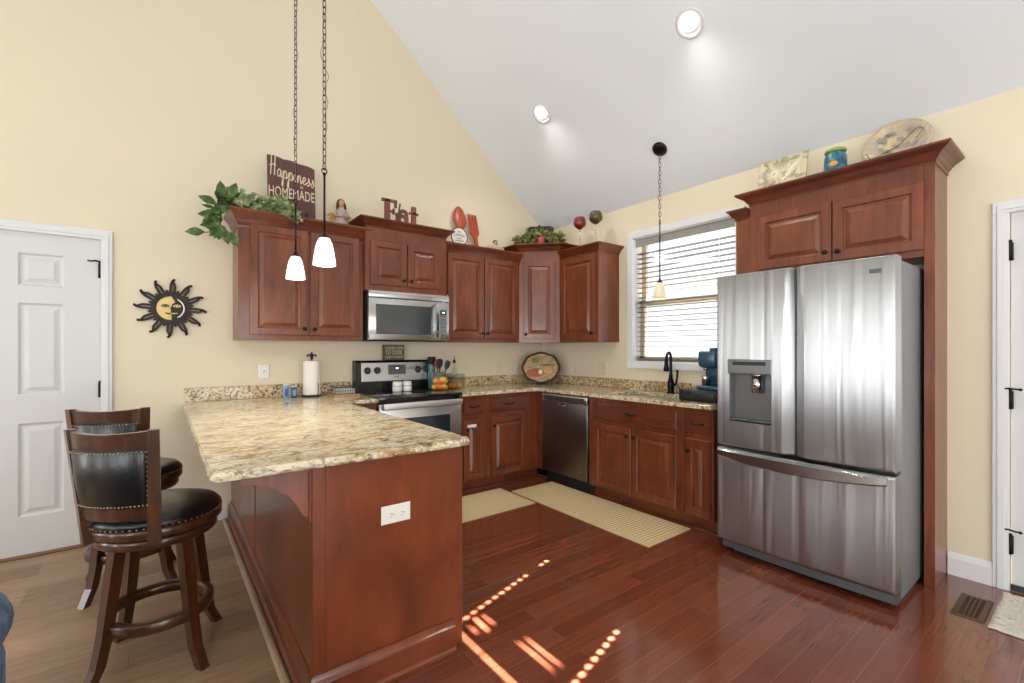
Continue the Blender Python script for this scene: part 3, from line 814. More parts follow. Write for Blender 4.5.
for yy in (FY0-.06, FY1+.06):
    m = MB(); m.cyl((-.66, yy, 0), (-.66, yy, .035), .02, n=12); part('foot', m, BLACKM, t)
m = MB(); m.box(-.70, -.60, FY1+.015, FY1+.06, 1.757, 1.775, .005, 2); part('hinge_cover', m, GREY_SIDE, t)
m = MB(); m.box(-.70, -.60, FY0-.06, FY0-.015, 1.757, 1.775, .005, 2); part('hinge_cover', m, GREY_SIDE, t)
DISP = steel('dispenser_steel', (104, 105, 108), .3)
m = MB(); m.box(FX-.022, FX-.004, DY1-.004, DY0+.004, DZ1-.088, DZ1+.002, .004); dp = part('dispenser_panel', m, DISP, dl)
m = MB()
m.box(FX+.052, FX+.0635, DY1+.003, DY0-.003, DZ0+.003, DZ1-.088); m.box(FX-.002, FX+.06, DY1+.0015, DY1+.006, DZ0+.003, DZ1-.088); m.box(FX-.002, FX+.06, DY0-.006, DY0-.0015, DZ0+.003, DZ1-.088); part('dispenser_cavity', m, mat('grey_cavity_plastic', (116, 116, 118), .35, .4), dl)
m = MB(); m.box(FX-.0235, FX-.021, DY1+.03, DY0-.03, DZ1-.034, DZ1-.012); part('display', m, mat('dark_display', (38, 40, 42), .2), dp)
m = MB(); yc = (DY0+DY1)/2-.03; m.cyl((FX+.02, yc, DZ1-.2), (FX+.02, yc, DZ1-.1), .030, .028, 18); m.cyl((FX+.02, yc, DZ1-.1), (FX+.02, yc, DZ1-.085), .036, n=18); part('ice_chute', m, CHROME, dl)
m = MB(); m.box(FX-.012, FX+.06, DY1+.004, DY0-.004, DZ0+.002, DZ0+.018, .003); part('drip_tray', m, DISP, dl)
m = MB(); m.box(FX-.0065, FX-.0035, FY1+.055, FY1+.11, 1.688, 1.71, .0005); part('badge', m, mat('grey_badge', (96, 98, 102), .3, .6), dr)

# ------------------------------------------------------------------ range
RX0, RX1 = -2.2835, -1.524
t = thing('electric_range', 'freestanding stainless electric range with black glass cooktop', 'range', ((RX0+RX1)/2, -.33, 0))
m = MB(); m.box(RX0, RX1, -.60, -.03, .03, .895, .003); part('body', m, BLACK, t)
m = MB(); m.box(RX0-.0, RX1+.0, -.655, -.08, .895, .922, .005, 2); ct = part('cooktop', m, mat('black_ceramic_glass', (9, 9, 11), .05, coat=.5), t)
RING = mat('grey_burner_ring', (58, 58, 60), .3)
for (x, y, r) in ((RX0+.2, -.25, .075), (RX1-.2, -.25, .095), (RX0+.2, -.5, .1), (RX1-.2, -.5, .075)):
    m = MB(); m.lathe([(r, .9222), (r+.004, .9226), (r+.004, .9222)], (x, y, 0), 36, cap0=False, cap1=False); m.lathe([(r*.6, .9222), (r*.6+.003, .9226), (r*.6+.003, .9222)], (x, y, 0), 30, cap0=False, cap1=False); part('burner_ring', m, RING, ct)
# backguard
m = MB(); YZ = lambda p, q, x: Vector((x, p, q))
m.prism([(-.02, .90), (-.115, .90), (-.115, 1.0), (-.10, 1.185), (-.085, 1.2), (-.02, 1.2)], YZ, RX0, RX1); bgd = part('backguard', m, BLACK, t)
tilt = Vector((0, .015, .185)).normalized(); nrm = Vector((0, -tilt.z, tilt.y))
o0 = Vector((RX0+.05, -.1145, 1.012))
def on_guard(u, v, d=0): return o0+UX*u+tilt*v+nrm*d
m = MB(); m.profile(o0, UX, tilt, nrm, .665, .168, [(0, 0), (0, .003), (.002, .004)]); part('control_fascia', m, STEEL, bgd)
KN = mat('dark_grey_knob', (46, 46, 48), .4)
for u in (.055, .145, .545, .625):
    m = MB(); c = on_guard(u, .098, .004); m.lathe([(.032, 0), (.031, .003), (.024, .006), (.0225, .024), (.019, .027), (0, .027)], c, 20, axis=nrm); m.box(c.x-.004, c.x+.004, c.y-.034, c.y-.02, c.z-.018, c.z+.022, .002); part('knob', m, KN, bgd)
m = MB(); m.profile(on_guard(.247, .058), UX, tilt, nrm, .172, .09, [(0, 0), (0, .006), (.003, .007)]); ds = part('control_display', m, mat('grey_control_panel', (84, 84, 84), .35), bgd)
m = MB(); m.profile(on_guard(.305, .098, .006), UX, tilt, nrm, .055, .034, [(0, 0), (0, .0015)]); dd = part('clock', m, mat('dark_clock_window', (34, 38, 44), .2), ds)
m = MB(); m.profile(on_guard(.318, .106, .0072), UX, tilt, nrm, .03, .016, [(0, 0), (0, .001)]); part('clock_digits', m, glow('lit_clock_digits', (222, 235, 248), 1.2), dd)
m = MB(); m.profile(on_guard(.30, .03), UX, tilt, nrm, .05, .008, [(0, 0), (0, .0045)]); part('badge', m, mat('dark_badge', (110, 110, 112), .3), bgd)
# oven door, window, handle, drawer
m = MB(); m.box(RX0+.002, RX1-.002, -.645, -.60, .20, .865, .006, 2); od = part('oven_door', m, STEEL, t)
m = MB(); m.profile((RX0+.12, -.645, .40), UX, Z, FB, .52, .34, [(0, 0), (0, .002), (.004, .003)]); part('oven_window', m, mat('smoked_oven_glass', (42, 46, 52), .08, coat=.4), od)
m = MB(); m.box(RX0+.02, RX1-.02, -.70, -.676, .822, .872, .008, 3)
for x in (RX0+.06, RX1-.06): m.box(x-.014, x+.014, -.68, -.64, .838, .86, .004)
part('oven_handle', m, mat('satin_handle_steel', (214, 214, 214), .42, 1.0), od)
m = MB(); m.box(RX0+.002, RX1-.002, -.64, -.60, .055, .19, .006, 2); part('storage_drawer', m, STEEL, t)
m = MB(); m.box(RX0+.01, RX1-.01, -.56, -.1, 0, .05); part('base', m, BLACKM, t)

# ------------------------------------------------------------------ microwave
MX0, MX1 = -2.272, -1.508; MYF = -.395; MZ0, MZ1 = 1.374, 1.7985
t = thing('microwave_oven', 'over-the-range stainless microwave with dark window', 'microwave', ((MX0+MX1)/2, -.2, MZ0))
m = MB(); m.box(MX0+.004, MX1-.004, MYF+.04, -.001, MZ0, MZ1, .003); part('body', m, BLACKM, t)
m = MB(); m.box(MX0, MX1, MYF, MYF+.04, 1.738, MZ1, .005, 2); part('vent_panel', m, STEEL, t)
mx = MX1-.135
m = MB(); m.box(MX0, mx, MYF, MYF+.04, MZ0+.006, 1.735, .006, 2); md = part('microwave_door', m, STEEL, t)
m = MB(); m.profile((MX0+.06, MYF, 1.432), UX, Z, FB, mx-MX0-.10, .252, [(0, 0), (0, .003), (.006, .004), (.010, .002)]); part('door_window', m, mat('smoked_glass_window', (62, 66, 70), .1, coat=.5), md)
m = MB(); m.box(mx+.002, MX1, MYF, MYF+.04, MZ0+.006, 1.735, .006, 2); cp = part('control_panel', m, STEEL, t)
m = MB(); m.profile((mx+.035, MYF, 1.43), UX, Z, FB, .07, .235, [(0, 0), (0, .003), (.003, .004)]); kp = part('keypad', m, mat('grey_keypad', (104, 110, 114), .3), cp)
m = MB(); m.profile((mx+.04, MYF-.004, 1.622), UX, Z, FB, .06, .034, [(0, 0), (0, .001)]); part('display', m, BLACK, kp)
m = MB(); m.profile((mx+.055, MYF-.005, 1.631), UX, Z, FB, .03, .014, [(0, 0), (0, .0008)]); part('clock_digits', m, glow('lit_blue_digits', (196, 228, 240), 1.0), kp)
for r in range(5):
    for c in range(3):
        m = MB(); m.profile((mx+.041+c*.0205, MYF-.004, 1.44+r*.034), UX, Z, FB, .016, .024, [(0, 0), (0, .001)]); part('button', m, mat('key_grey', (132, 138, 142), .4) if r == c == 0 else bpy.data.materials['key_grey'], kp)
m = MB(); pts = [(mx-.012, MYF-.03-.02*math.sin(PI*i/12), 1.40+.31*i/12) for i in range(13)]
m.bar(pts, .013, .006, up=(0, -1, 0)); m.box(mx-.022, mx-.002, MYF-.034, MYF, 1.395, 1.41, .003); m.box(mx-.022, mx-.002, MYF-.034, MYF, 1.70, 1.715, .003); part('door_handle', m, CHROME, md)

# ------------------------------------------------------------------ dishwasher
t = thing('dishwasher', 'dark stainless dishwasher with a pocket handle under the counter', 'dishwasher', (-.32, -1.0, 0))
m = MB(); m.box(-.60, -.03, -1.312, -.703, .10, .878, .002); part('body', m, BLACKM, t)
m = MB(); m.box(-.632, -.60, -1.308, -.706, .115, .87, .006, 2); dw = part('dishwasher_door', m, STEEL_D, t)
m = MB(); m.box(-.636, -.60, -1.308, -.706, .795, .872, .005, 2); cp = part('control_strip', m, STEEL, dw)
m = MB(); m.profile((-.636, -.74, .806), -UY, Z, FR, .535, .048, [(0, 0), (0, .001)]); part('control_inlay', m, mat('dark_control_inlay', (64, 62, 60), .3), cp)
m = MB(); c = Vector((-.632, -1.0, .79)); R = []
for i in range(13):
    a = PI*i/12; R.append([c+Vector((-.003, .055*math.cos(a), -.002)), c+Vector((-.012, .05*math.cos(a), -.032*math.sin(a)-.002)), c+Vector((-.002, .046*math.cos(a), -.03*math.sin(a)-.004))])
m.rings(R, closed=True, smooth=True); part('pocket_handle', m, CHROME, dw)
m = MB(); m.profile((-.632, -1.19, .185), -UY, Z, FR, .06, .009, [(0, 0), (0, .0015)]); part('badge', m, CHROME, dw)
m = MB(); m.box(-.575, -.10, -1.31, -.705, 0, .10, .003); part('toe_panel', m, BLACKM, t)

# ------------------------------------------------------------------ faucet and sink-side things
t = thing('kitchen_faucet', 'dark bronze pull-down faucet behind the sink', 'faucet', (-.085, -1.79, GT))
FAU = mat('dark_faucet_metal', (30, 32, 38), .22, .85)
m = MB(); m.lathe([(.033, 0), (.033, .006), (.027, .012), (.028, .05), (.030, .085), (.025, .115), (.018, .135), (.017, .165)], (-.085, -1.79, GT), 20); part('faucet_body', m, FAU, t)
pts = smooth_path([(-.085, -1.79, GT+.15), (-.085, -1.79, GT+.26), (-.088, -1.79, GT+.33), (-.108, -1.789, GT+.358), (-.135, -1.788, GT+.345), (-.146, -1.787, GT+.30)], 6)
m = MB(); m.tube(pts, .0125, 10); part('spout', m, FAU, t)
m = MB(); m.lathe([(.013, 0), (.016, -.01), (.0175, -.05), (.024, -.085), (.024, -.105), (.018, -.11), (0, -.11)], (-.147, -1.787, GT+.305), 16); part('spray_head', m, FAU, t)
m = MB(); m.tube(smooth_path([(-.085, -1.815, GT+.07), (-.085, -1.838, GT+.085), (-.083, -1.848, GT+.12), (-.08, -1.852, GT+.19)], 5), .009, 8, rad=None); m.sphere((-.08, -1.852, GT+.195), (.012, .012, .016), 10, 8); part('lever', m, FAU, t)
BLK = mat('black_plastic', (26, 28, 34), .35)
NAVY = mat('steel_blue_enamel', (44, 82, 108), .3, coat=.3)
t = thing('pod_drawer', 'black pod storage drawer under the blue coffee maker', 'drawer box', (-.36, -2.26, GT))
cx0, cx1, cy0, cy1 = -.50, -.22, -2.13, -2.43
m = MB(); m.box(cx0, cx1, cy1, cy0, GT+.002, GT+.085, .010, 3); part('case', m, BLK, t)
m = MB(); m.box(cx0-.012, cx0, cy1+.012, cy0-.012, GT+.016, GT+.074, .005, 2); part('drawer_front', m, BLK, t)
m = MB(); m.cyl((cx0-.014, -2.27, GT+.045), (cx0-.03, -2.27, GT+.045), .010, n=14); part('knob', m, CHROME, t)
zb = GT+.086
t = thing('coffee_maker', 'blue coffee maker standing on the black pod drawer', 'coffee maker', (-.33, -2.31, zb))
m = MB(); m.box(-.43, -.25, -2.40, -2.235, zb, zb+.028, .008, 3); part('base', m, NAVY, t)
m = MB(); m.box(-.32, -.25, -2.395, -2.24, zb+.028, zb+.22, .016, 3); part('water_tank', m, NAVY, t)
m = MB(); R = []
for zz, s in ((.165, .78), (.178, .94), (.2, 1.0), (.26, 1.0), (.28, .96), (.288, .85)): R.append([Vector((-.345+.092*s*math.copysign(abs(math.cos(a))**.6, math.cos(a)), -2.315+.085*s*math.copysign(abs(math.sin(a))**.6, math.sin(a)), zb+zz)) for a in [2*PI*i/24 for i in range(24)]])
m.rings(R); part('brew_head', m, NAVY, t)
m = MB(); m.lathe([(.034, .286), (.036, .296), (.034, .312), (0, .315)], (-.34, -2.33, zb), 18); part('lid', m, NAVY, t)
m = MB(); m.cyl((-.375, -2.28, zb+.145), (-.375, -2.28, zb+.17), .017, n=14); part('brew_spout', m, CHROME, t)
m = MB(); m.lathe([(.026, .028), (.03, .1), (.029, .102), (.0, .102)], (-.375, -2.28, zb), 18); part('cup', m, CHROME, t)
m = MB(); m.lathe([(0, 0), (.03, .0), (.033, .01), (.033, .075), (.026, .095), (.012, .105), (.012, .12), (0, .12)], (-.13, -2.13, GT), 18)
t = thing('soap_bottle', 'small light blue soap bottle with a brown pump beside the coffee maker', 'bottle', (-.13, -2.13, GT)); part('bottle', m, mat('pale_blue_plastic', (120, 170, 205), .25), t)
m = MB(); m.cyl((-.13, -2.13, GT+.12), (-.13, -2.13, GT+.165), .008, n=10); m.tube([(-.13, -2.13, GT+.163), (-.15, -2.13, GT+.168), (-.165, -2.13, GT+.16)], .006, 8); part('pump', m, mat('brown_pump', (128, 78, 52), .4), t)
m = MB(); m.sphere((-.16, -2.02, GT+.03), (.03, .04, .03), 16, 10); rq = random.Random(5)
for i in range(26):
    a = rq.uniform(0, 6.28); e = rq.uniform(-.3, 1.3); m.sphere((-.16+.03*math.cos(a)*math.cos(e), -2.02+.04*math.sin(a)*math.cos(e), GT+.031+.03*math.sin(e)), .007, 6, 5)
single('dish_scrubber', m, mat('bright_blue_scrubber', (38, 104, 168), .5), 'bright blue dish scrubber on the counter by the faucet', 'scrubber')

# ------------------------------------------------------------------ wall plates
def plate(name, label, cat, O, U, Nn, w, h, slots, matl=PLATE):
    O, U, Nn = Vector(O), Vector(U), Vector(Nn); t = thing(name, label, cat, O)
    m = MB(); m.profile(O-U*w/2-Z*h/2+Nn*.0003, U, Z, Nn, w, h, [(0, 0), (0, .003), (.004, .006)]); part('cover_plate', m, matl, t)
    dk = bpy.data.materials.get('slot_dark') or mat('slot_dark', (70, 66, 60), .6)
    for (u, z, sw, sh, kind) in slots:
        c = O+U*u+Z*z+Nn*.006
        m = MB(); m.profile(c-U*sw/2-Z*sh/2, U, Z, Nn, sw, sh, [(0, 0), (0, .0015), (.002, .002)]); s = part('socket' if kind == 's' else 'switch' if kind == 'w' else 'jack', m, matl, t)
        m = MB()
        if kind == 's':
            hor = sw > sh
            for q in (-1, 1):
                cc = c+(Z if hor else U)*q*.006; m.profile(cc-U*.0035-Z*.0035+Nn*.002, U, Z, Nn, .007 if hor else .002, .002 if hor else .007, [(0, 0), (0, .0006)])
            cc = c+((U if hor else -Z)*.009); m.profile(cc-U*.002-Z*.002+Nn*.002, U, Z, Nn, .004, .004, [(0, 0), (0, .0006)])
            part('slots', m, dk, s)
        elif kind == 'j': m.lathe([(.005, .002), (.005, .006), (0, .006)], c, 10, axis=Nn); part('connector', m, dk, s)
        else: m.profile(c-U*.003-Z*.006+Nn*.002, U, Z, Nn, .006, .012, [(0, 0), (.001, .006)]); part('toggle', m, matl, s)
    return t
plate('outlet_plate', 'white double outlet plate set sideways in the peninsula end panel', 'outlet', (-2.897, PY-.0008, .648), UX, FB, .122, .072, [(-.022, 0, .033, .03, 's'), (.022, 0, .033, .03, 's')])
plate('cable_jack_plate', 'white cable jack plate on the wall above the bar backsplash', 'wall plate', (-2.985, 0, 1.125), UX, FB, .075, .12, [(0, .0, .02, .02, 'j')])
plate('outlet_plate', 'cream outlet plate on the back wall right of the range', 'outlet', (-.66, 0, 1.10), UX, FB, .072, .118, [(0, .022, .03, .033, 's'), (0, -.022, .03, .033, 's')], CREAM_PLATE)
plate('outlet_plate', 'cream outlet plate on the window wall, nearer the corner', 'outlet', (0, -.55, 1.10), -UY, FR, .072, .118, [(0, .022, .03, .033, 's'), (0, -.022, .03, .033, 's')], CREAM_PLATE)
plate('switch_plate', 'cream switch plate on the window wall, nearer the window', 'switch', (0, -.93, 1.10), -UY, FR, .118, .118, [(-.024, 0, .012, .026, 'w'), (.024, 0, .012, .026, 'w')], CREAM_PLATE)

# ------------------------------------------------------------------ rugs, vent, threshold mat
def rug(name, label, x0, x1, y0, y1, matl):
    t = thing(name, label, 'rug', ((x0+x1)/2, (y0+y1)/2, 0))
    m = MB(); m.box(x0+.055, x1-.055, y0+.055, y1-.055, .0015, .0085, .002); part('woven_field', m, matl, t)
    m = MB(); m.profile((x0, y0, .001), UX, UY, Z, x1-x0, y1-y0, [(0, 0), (0, .005), (.003, .007), (.053, .007), (.056, .003), (.056, .0)]); part('border', m, RUG_EDGE, t)
rug('kitchen_rug', 'long beige woven runner on the floor before the dishwasher and sink', -1.10, -.60, -2.294, -.813, RUG_Y)
rug('kitchen_rug', 'shorter beige woven mat on the floor before the range', -2.33, -1.13, -1.185, -.675, RUG_X)
t = thing('floor_vent', 'brown metal floor register near the right door', 'floor vent', (-.395, -3.717, 0))
VB = mat('brown_vent_metal', (96, 70, 50), .4, .5)
m = MB(); x0, x1, y0, y1 = -.547, -.243, -3.777, -3.657; m.profile((x0, y0, .0002), UX, UY, Z, x1-x0, y1-y0, [(0, 0), (.004, .005), (.024, .006), (.026, .002)]); part('frame', m, VB, t)
m = MB(); DKV = mat('dark_vent_slots', (24, 22, 22), .7); m.box(x0+.027, x1-.027, y0+.027, y1-.027, .0005, .0025); part('grille_back', m, DKV, t)
for i in range(1, 4):
    m = MB(); yy = y0+.026+(y1-y0-.052)*i/4; m.box(x0+.027, x1-.027, yy-.0025, yy+.0025, .0025, .006); part('bar', m, VB, t)
for i in range(1, 12):
    m = MB(); xx = x0+.026+(x1-x0-.052)*i/12; m.box(xx-.003, xx+.003, y0+.027, y1-.027, .0024, .0052); part('louver', m, VB, t)
t = thing('fringed_door_mat', 'cream cotton mat with fringe lying at the right door', 'rug', (-.33, -4.3, 0))
m = MB(); m.box(-.575, -.075, -4.75, -3.865, .001, .012, .004, 2); part('woven_field', m, CREAM_RUG, t)
m = MB(); rq = random.Random(11); x = -.573
while x < -.078:
    y = -3.868; pts = [(x, y, .008)]
    for i in range(1, 5): pts.append((x+rq.uniform(-.012, .012), y+i*.019, .006))
    m.tube(pts, .0045, 5); x += .0105
fr = part('fringe', m, CREAM_RUG, t); fr['kind'] = 'stuff'
# ------------------------------------------------------------------ pendants and ceiling lamps
def link_pts(c, axis_turn, L_=.040, W_=.019):
    pts = []
    for i in range(14):
        a = 2*PI*i/14; q = Vector((W_/2*math.copysign(abs(math.cos(a))**.8, math.cos(a)), 0, L_/2*math.copysign(abs(math.sin(a))**.8, math.sin(a))))
        pts.append(Vector(c)+Matrix.Rotation(axis_turn, 3, 'Z') @ q)
    return pts
def pendant(x, y, zb, label, lit, rod, group, power, seed):
    zc = ceil_z(x)
    t = thing('pendant_lamp', label, 'pendant lamp', (x, y, zb), group=group)
    sg = 1 if x > RX else -1
    nrm = Vector((SL*-1*sg*-1, 0, -1)).normalized()
    nrm = Vector((-SL if sg > 0 else SL, 0, -1)).normalized()
    m = MB(); c = Vector((x, y, zc)); m.lathe([(0, 0), (.062, 0), (.064, .006), (.058, .016), (.04, .026), (.012, .031), (0, .031)], c, 26, axis=nrm); part('canopy', m, BRONZE, t)
    m = MB(); m.lathe([(.021, .138), (.026, .135), (.038, .108), (.047, .064), (.0535, .02), (.055, .0), (.052, .0), (.0505, .02), (.044, .064), (.035, .106), (.021, .131)], (x, y, zb), 28, cap0=False, cap1=False); part('lamp_shade', m, lit, t)
    m = MB(); m.lathe([(.022, .134), (.022, .143), (.017, .152), (.010, .160), (.0065, .18)], (x, y, zb), 18); part('shade_cap', m, BRONZE, t)
    zr = zb+.175+rod
    m = MB(); m.cyl((x, y, zb+.175), (x, y, zr), .0055, n=10); m.sphere((x, y, zr), .009, 10, 8); part('rod', m, BRONZE, t)
    m = MB(); m.tube([Vector((x+.013*math.cos(a), y, zr+.016+.013*math.sin(a))) for a in [2*PI*i/16 for i in range(16)]], .0028, 6, closed=True); part('loop', m, BRONZE, t)
    m = MB(); z = zr+.04; k = 0
    ztop = zc-.03
    while z < ztop: m.tube(link_pts((x, y, z), (k % 2)*PI/2+.5), .0021, 5, closed=True); z += .0345; k += 1
    part('chain', m, BRONZE, t)
    rq = random.Random(seed); m = MB(); pts = []; z = zr+.02; k = 0
    while z < ztop-.03:
        o = rq.uniform(.004, .022) if k % 2 else .002; a = rq.uniform(0, 6.28); pts.append((x+o*math.cos(a), y+o*math.sin(a), z)); z += rq.uniform(.05, .09); k += 1
    pts.append((x, y, ztop)); m.tube(smooth_path(pts, 4), .0016, 5); part('wire', m, mat('lamp_wire', (128, 112, 92), .5), t)
    if power: lamp('pendant_bulb', 'POINT', (x, y, zb+.05), power, (1, .9, .74), shadow_soft_size=.03)
    return t
pendant(-2.98, -1.70, 1.732, 'nearer of the two lit pendants hanging over the granite bar', SHADE_GLASS, .29, 'pendant lamps over the bar', 16, 1)
pendant(-2.98, -1.07, 1.738, 'farther of the two lit pendants over the bar, nearer the cabinets', SHADE_GLASS, .29, 'pendant lamps over the bar', 16, 2)
pendant(-.325, -1.845, 1.722, 'single pendant with frosted shade hanging before the kitchen window', SHADE_GLASS_DAY, .46, None, 1.0, 3)
def can(x, y, label=None, size=.075, power=16):
    z = ceil_z(x); sg = 1 if x > RX else -1
    t = thing('recessed_light', label or 'round recessed light', 'ceiling light', (x, y, z), group='recessed ceiling lights')
    dn = Vector((-SL*sg, 0, -1)).normalized()
    m = MB(); c = Vector((x, y, z)); m.lathe([(size+.022, 0), (size+.02, .005), (size, .009), (size-.006, .002), (size-.012, -.0), (size-.02, .001)], c, 32, cap0=False, cap1=False, axis=dn); part('trim_ring', m, WHITE_TRIM, t)
    m = MB(); tl = (dn*.55+Vector((0, 0, -1))*.45).normalized()
    m.lathe([(size-.018, .004), (size-.022, .012), (size*.4, .022), (0, .026)], c-dn*.004, 24, axis=tl); part('lens', m, LENS, t)
    l = lamp('recessed_bulb', 'SPOT', c+dn*.05, power, (1, .95, .88), (0, 0, -1), spot_size=math.radians(150), spot_blend=.9, shadow_soft_size=.06)
    return t
can(-.872, -2.452, 'round recessed light in the sloped ceiling, nearer the top edge', power=30)
can(-.876, -.977, 'round recessed light in the sloped ceiling, nearer the corner cabinets', power=30)
for (x, y) in ((-.87, -4.6), (-5.4, -1.6), (-5.4, -4.6), (-.87, -6.6), (-5.4, -6.8)): can(x, y, 'round recessed fill light added in the unseen living side of the sloped ceiling', power=30)  # unseen lamps added to brighten the ceiling and the room

# ------------------------------------------------------------------ bar stools
def stool(x, y, facing, legrot, label):
    t = thing('bar_stool', label, 'bar stool', (x, y, 0), group='swivel bar stools at the peninsula')
    Cc = Vector((x, y, 0))
    def pol(r, a, z): return Vector((x+r*math.cos(a), y+r*math.sin(a), z))
    m = MB(); m.lathe([(.16, .525), (.205, .522), (.212, .53), (.212, .555), (.205, .562), (.16, .562)], Cc, 40); part('swivel_apron', m, STOOL_WOOD, t)
    m = MB(); m.lathe([(.17, .566), (.222, .566), (.229, .574), (.229, .598), (.224, .606), (.17, .606)], Cc, 44); part('seat_frame', m, STOOL_WOOD, t)
    m = MB(); m.lathe([(.0, .60), (.222, .605), (.228, .614), (.226, .628), (.21, .645), (.17, .657), (.10, .664), (0, .666)], Cc, 44); s = part('seat_cushion', m, LEATHER, t)
    m = MB()
    for i in range(64): a = 2*PI*i/64; m.sphere(pol(.2265, a, .611), .0048, 6, 5)
    n = part('nailhead_trim', m, BRASSY, s)
    for i in range(4):
        a = legrot+i*PI/2; d = Vector((math.cos(a), math.sin(a), 0)); side = Vector((-d.y, d.x, 0)); R = []
        for (r, z, h) in ((.150, .545, .021), (.168, .42, .021), (.184, .30, .0205), (.200, .18, .0195), (.222, .08, .0185), (.262, .0, .0175)):
            c = Cc+d*r+Z*z; R.append([c+d*h+side*h, c-d*h+side*h, c-d*h-side*h, c+d*h-side*h])
        m = MB(); m.rings(R, smooth=False); part('leg', m, STOOL_WOOD, t)
    m = MB(); m.lathe([(.165, .185), (.196, .185), (.198, .188), (.198, .225), (.195, .228), (.165, .228), (.165, .185)], Cc, 44, cap0=False, cap1=False); part('foot_ring', m, STOOL_WOOD, t)
    # back: two posts, crest, lower rail, leather panel
    ba = facing+PI; hw = math.radians(35)
    def br(z): return .222+max(0, z-.56)*.12
    for s_ in (-1, 1):
        a = ba+s_*hw; d = Vector((math.cos(a), math.sin(a), 0)); side = Vector((-d.y, d.x, 0)); R = []
        for z in (.552, .60, .70, .80, .90, 1.0):
            c = Cc+d*(br(z)+.004)+Z*z; h = .019-.004*(z-.55)/.45; wv = .022-.004*(z-.55)/.45
            R.append([c+d*h+side*wv, c-d*h+side*wv, c-d*h-side*wv, c+d*h-side*wv])
        m = MB(); m.rings(R, smooth=False); part('back_post', m, STOOL_WOOD, t)
    def arc_slab(z0, z1, th0, a0, a1, n=18, top_dip=0.0, soft=False):
        m = MB(); R = []
        for i in range(n+1):
            s = i/n; a = a0+(a1-a0)*s
            zt = z1+top_dip*math.sin(PI*s)
            r0, r1 = br(z0), br(zt)
            if soft:
                e = min(1, math.sin(PI*s)*5); k = th0*(.35+.65*e)
                zm0, zm1 = z0+.012, zt-.012
                R.append([pol(r0-k*.3, a, z0), pol(r0+k*.3, a, z0), pol(br(zm0)+k*.5, a, zm0), pol((r0+r1)/2+k*.62, a, (z0+zt)/2), pol(br(zm1)+k*.5, a, zm1), pol(r1+k*.3, a, zt), pol(r1-k*.3, a, zt), pol(br(zm1)-k*.5, a, zm1), pol((r0+r1)/2-k*.62, a, (z0+zt)/2), pol(br(zm0)-k*.5, a, zm0)])
            else: R.append([pol(r0-th0/2, a, z0), pol(r0+th0/2, a, z0), pol(r1+th0/2, a, zt), pol(r1-th0/2, a, zt)])
        m.rings(R, smooth=soft); return m
    A0, A1 = ba-hw*.93, ba+hw*.93
    part('crest_rail', arc_slab(.925, .998, .026, ba-hw*1.04, ba+hw*1.04, top_dip=-.010), STOOL_WOOD, t)
    part('lower_rail', arc_slab(.655, .705, .026, A0, A1), STOOL_WOOD, t)
    bp_ = part('back_pad', arc_slab(.70, .932, .04, A0, A1, soft=True), LEATHER, t)
    m = MB()
    for io in (-.0215, .0215):
        for i in range(23):
            a = A0+(A1-A0)*(.03+.94*i/22)
            for z in (.712, .918): m.sphere(pol(br(z)+io*.86, a, z), .0048, 6, 5)
        for i in range(1, 11):
            z = .712+.206*i/11
            for a in (A0+(A1-A0)*.03, A0+(A1-A0)*.97): m.sphere(pol(br(z)+io*.62, a, z), .0048, 6, 5)
    part('nailhead_trim', m, BRASSY, bp_)
    return t
stool(-3.65, -1.66, math.radians(52), math.radians(33), 'nearer dark wood bar stool with black leather seat, in front of the other stool')
stool(-3.77, -.80, math.radians(68), math.radians(46), 'farther dark wood bar stool with black leather back, nearer the white door')

# ------------------------------------------------------------------ blue plush armchair at the edge of the frame
t = thing('armchair', 'blue plush armchair at the far left edge of the photo', 'armchair', (-4.45, -2.75, 0))
def soft_box(x0, x1, y0, y1, z0, z1, b): m = MB(); m.box(x0, x1, y0, y1, z0, z1, b, 5); return m
AX = -3.957
part('base', soft_box(AX-.92, AX-.06, -3.15, -2.45, .05, .30, .04), BLUE_FAB, t)
part('seat_cushion', soft_box(AX-.74, AX-.19, -3.12, -2.38, .28, .47, .07), BLUE_FAB, t)
part('backrest', soft_box(AX-.80, AX-.12, -3.3, -3.05, .25, .99, .1), BLUE_FAB, t)
for s in (0, 1):
    xx = AX-.10 if s == 0 else AX-.84
    m = MB(); m.box(xx-.098, xx+.098, -3.2, -2.36, .06, .58, .06, 5); a = part('arm', m, BLUE_FAB, t)
    m = MB(); m.cyl((xx, -3.18, .60), (xx, -2.37, .60), .105, n=24); m.sphere((xx, -2.37, .60), (.105, .05, .105), 20, 12); part('arm_roll', m, BLUE_FAB, a)
for (x, y) in ((AX-.1, -2.45), (AX-.86, -2.45), (AX-.1, -3.1), (AX-.86, -3.1)):
    m = MB(); m.cyl((x, y, 0), (x, y, .07), .022, .03, n=12); part('foot', m, STOOL_WOOD, t)

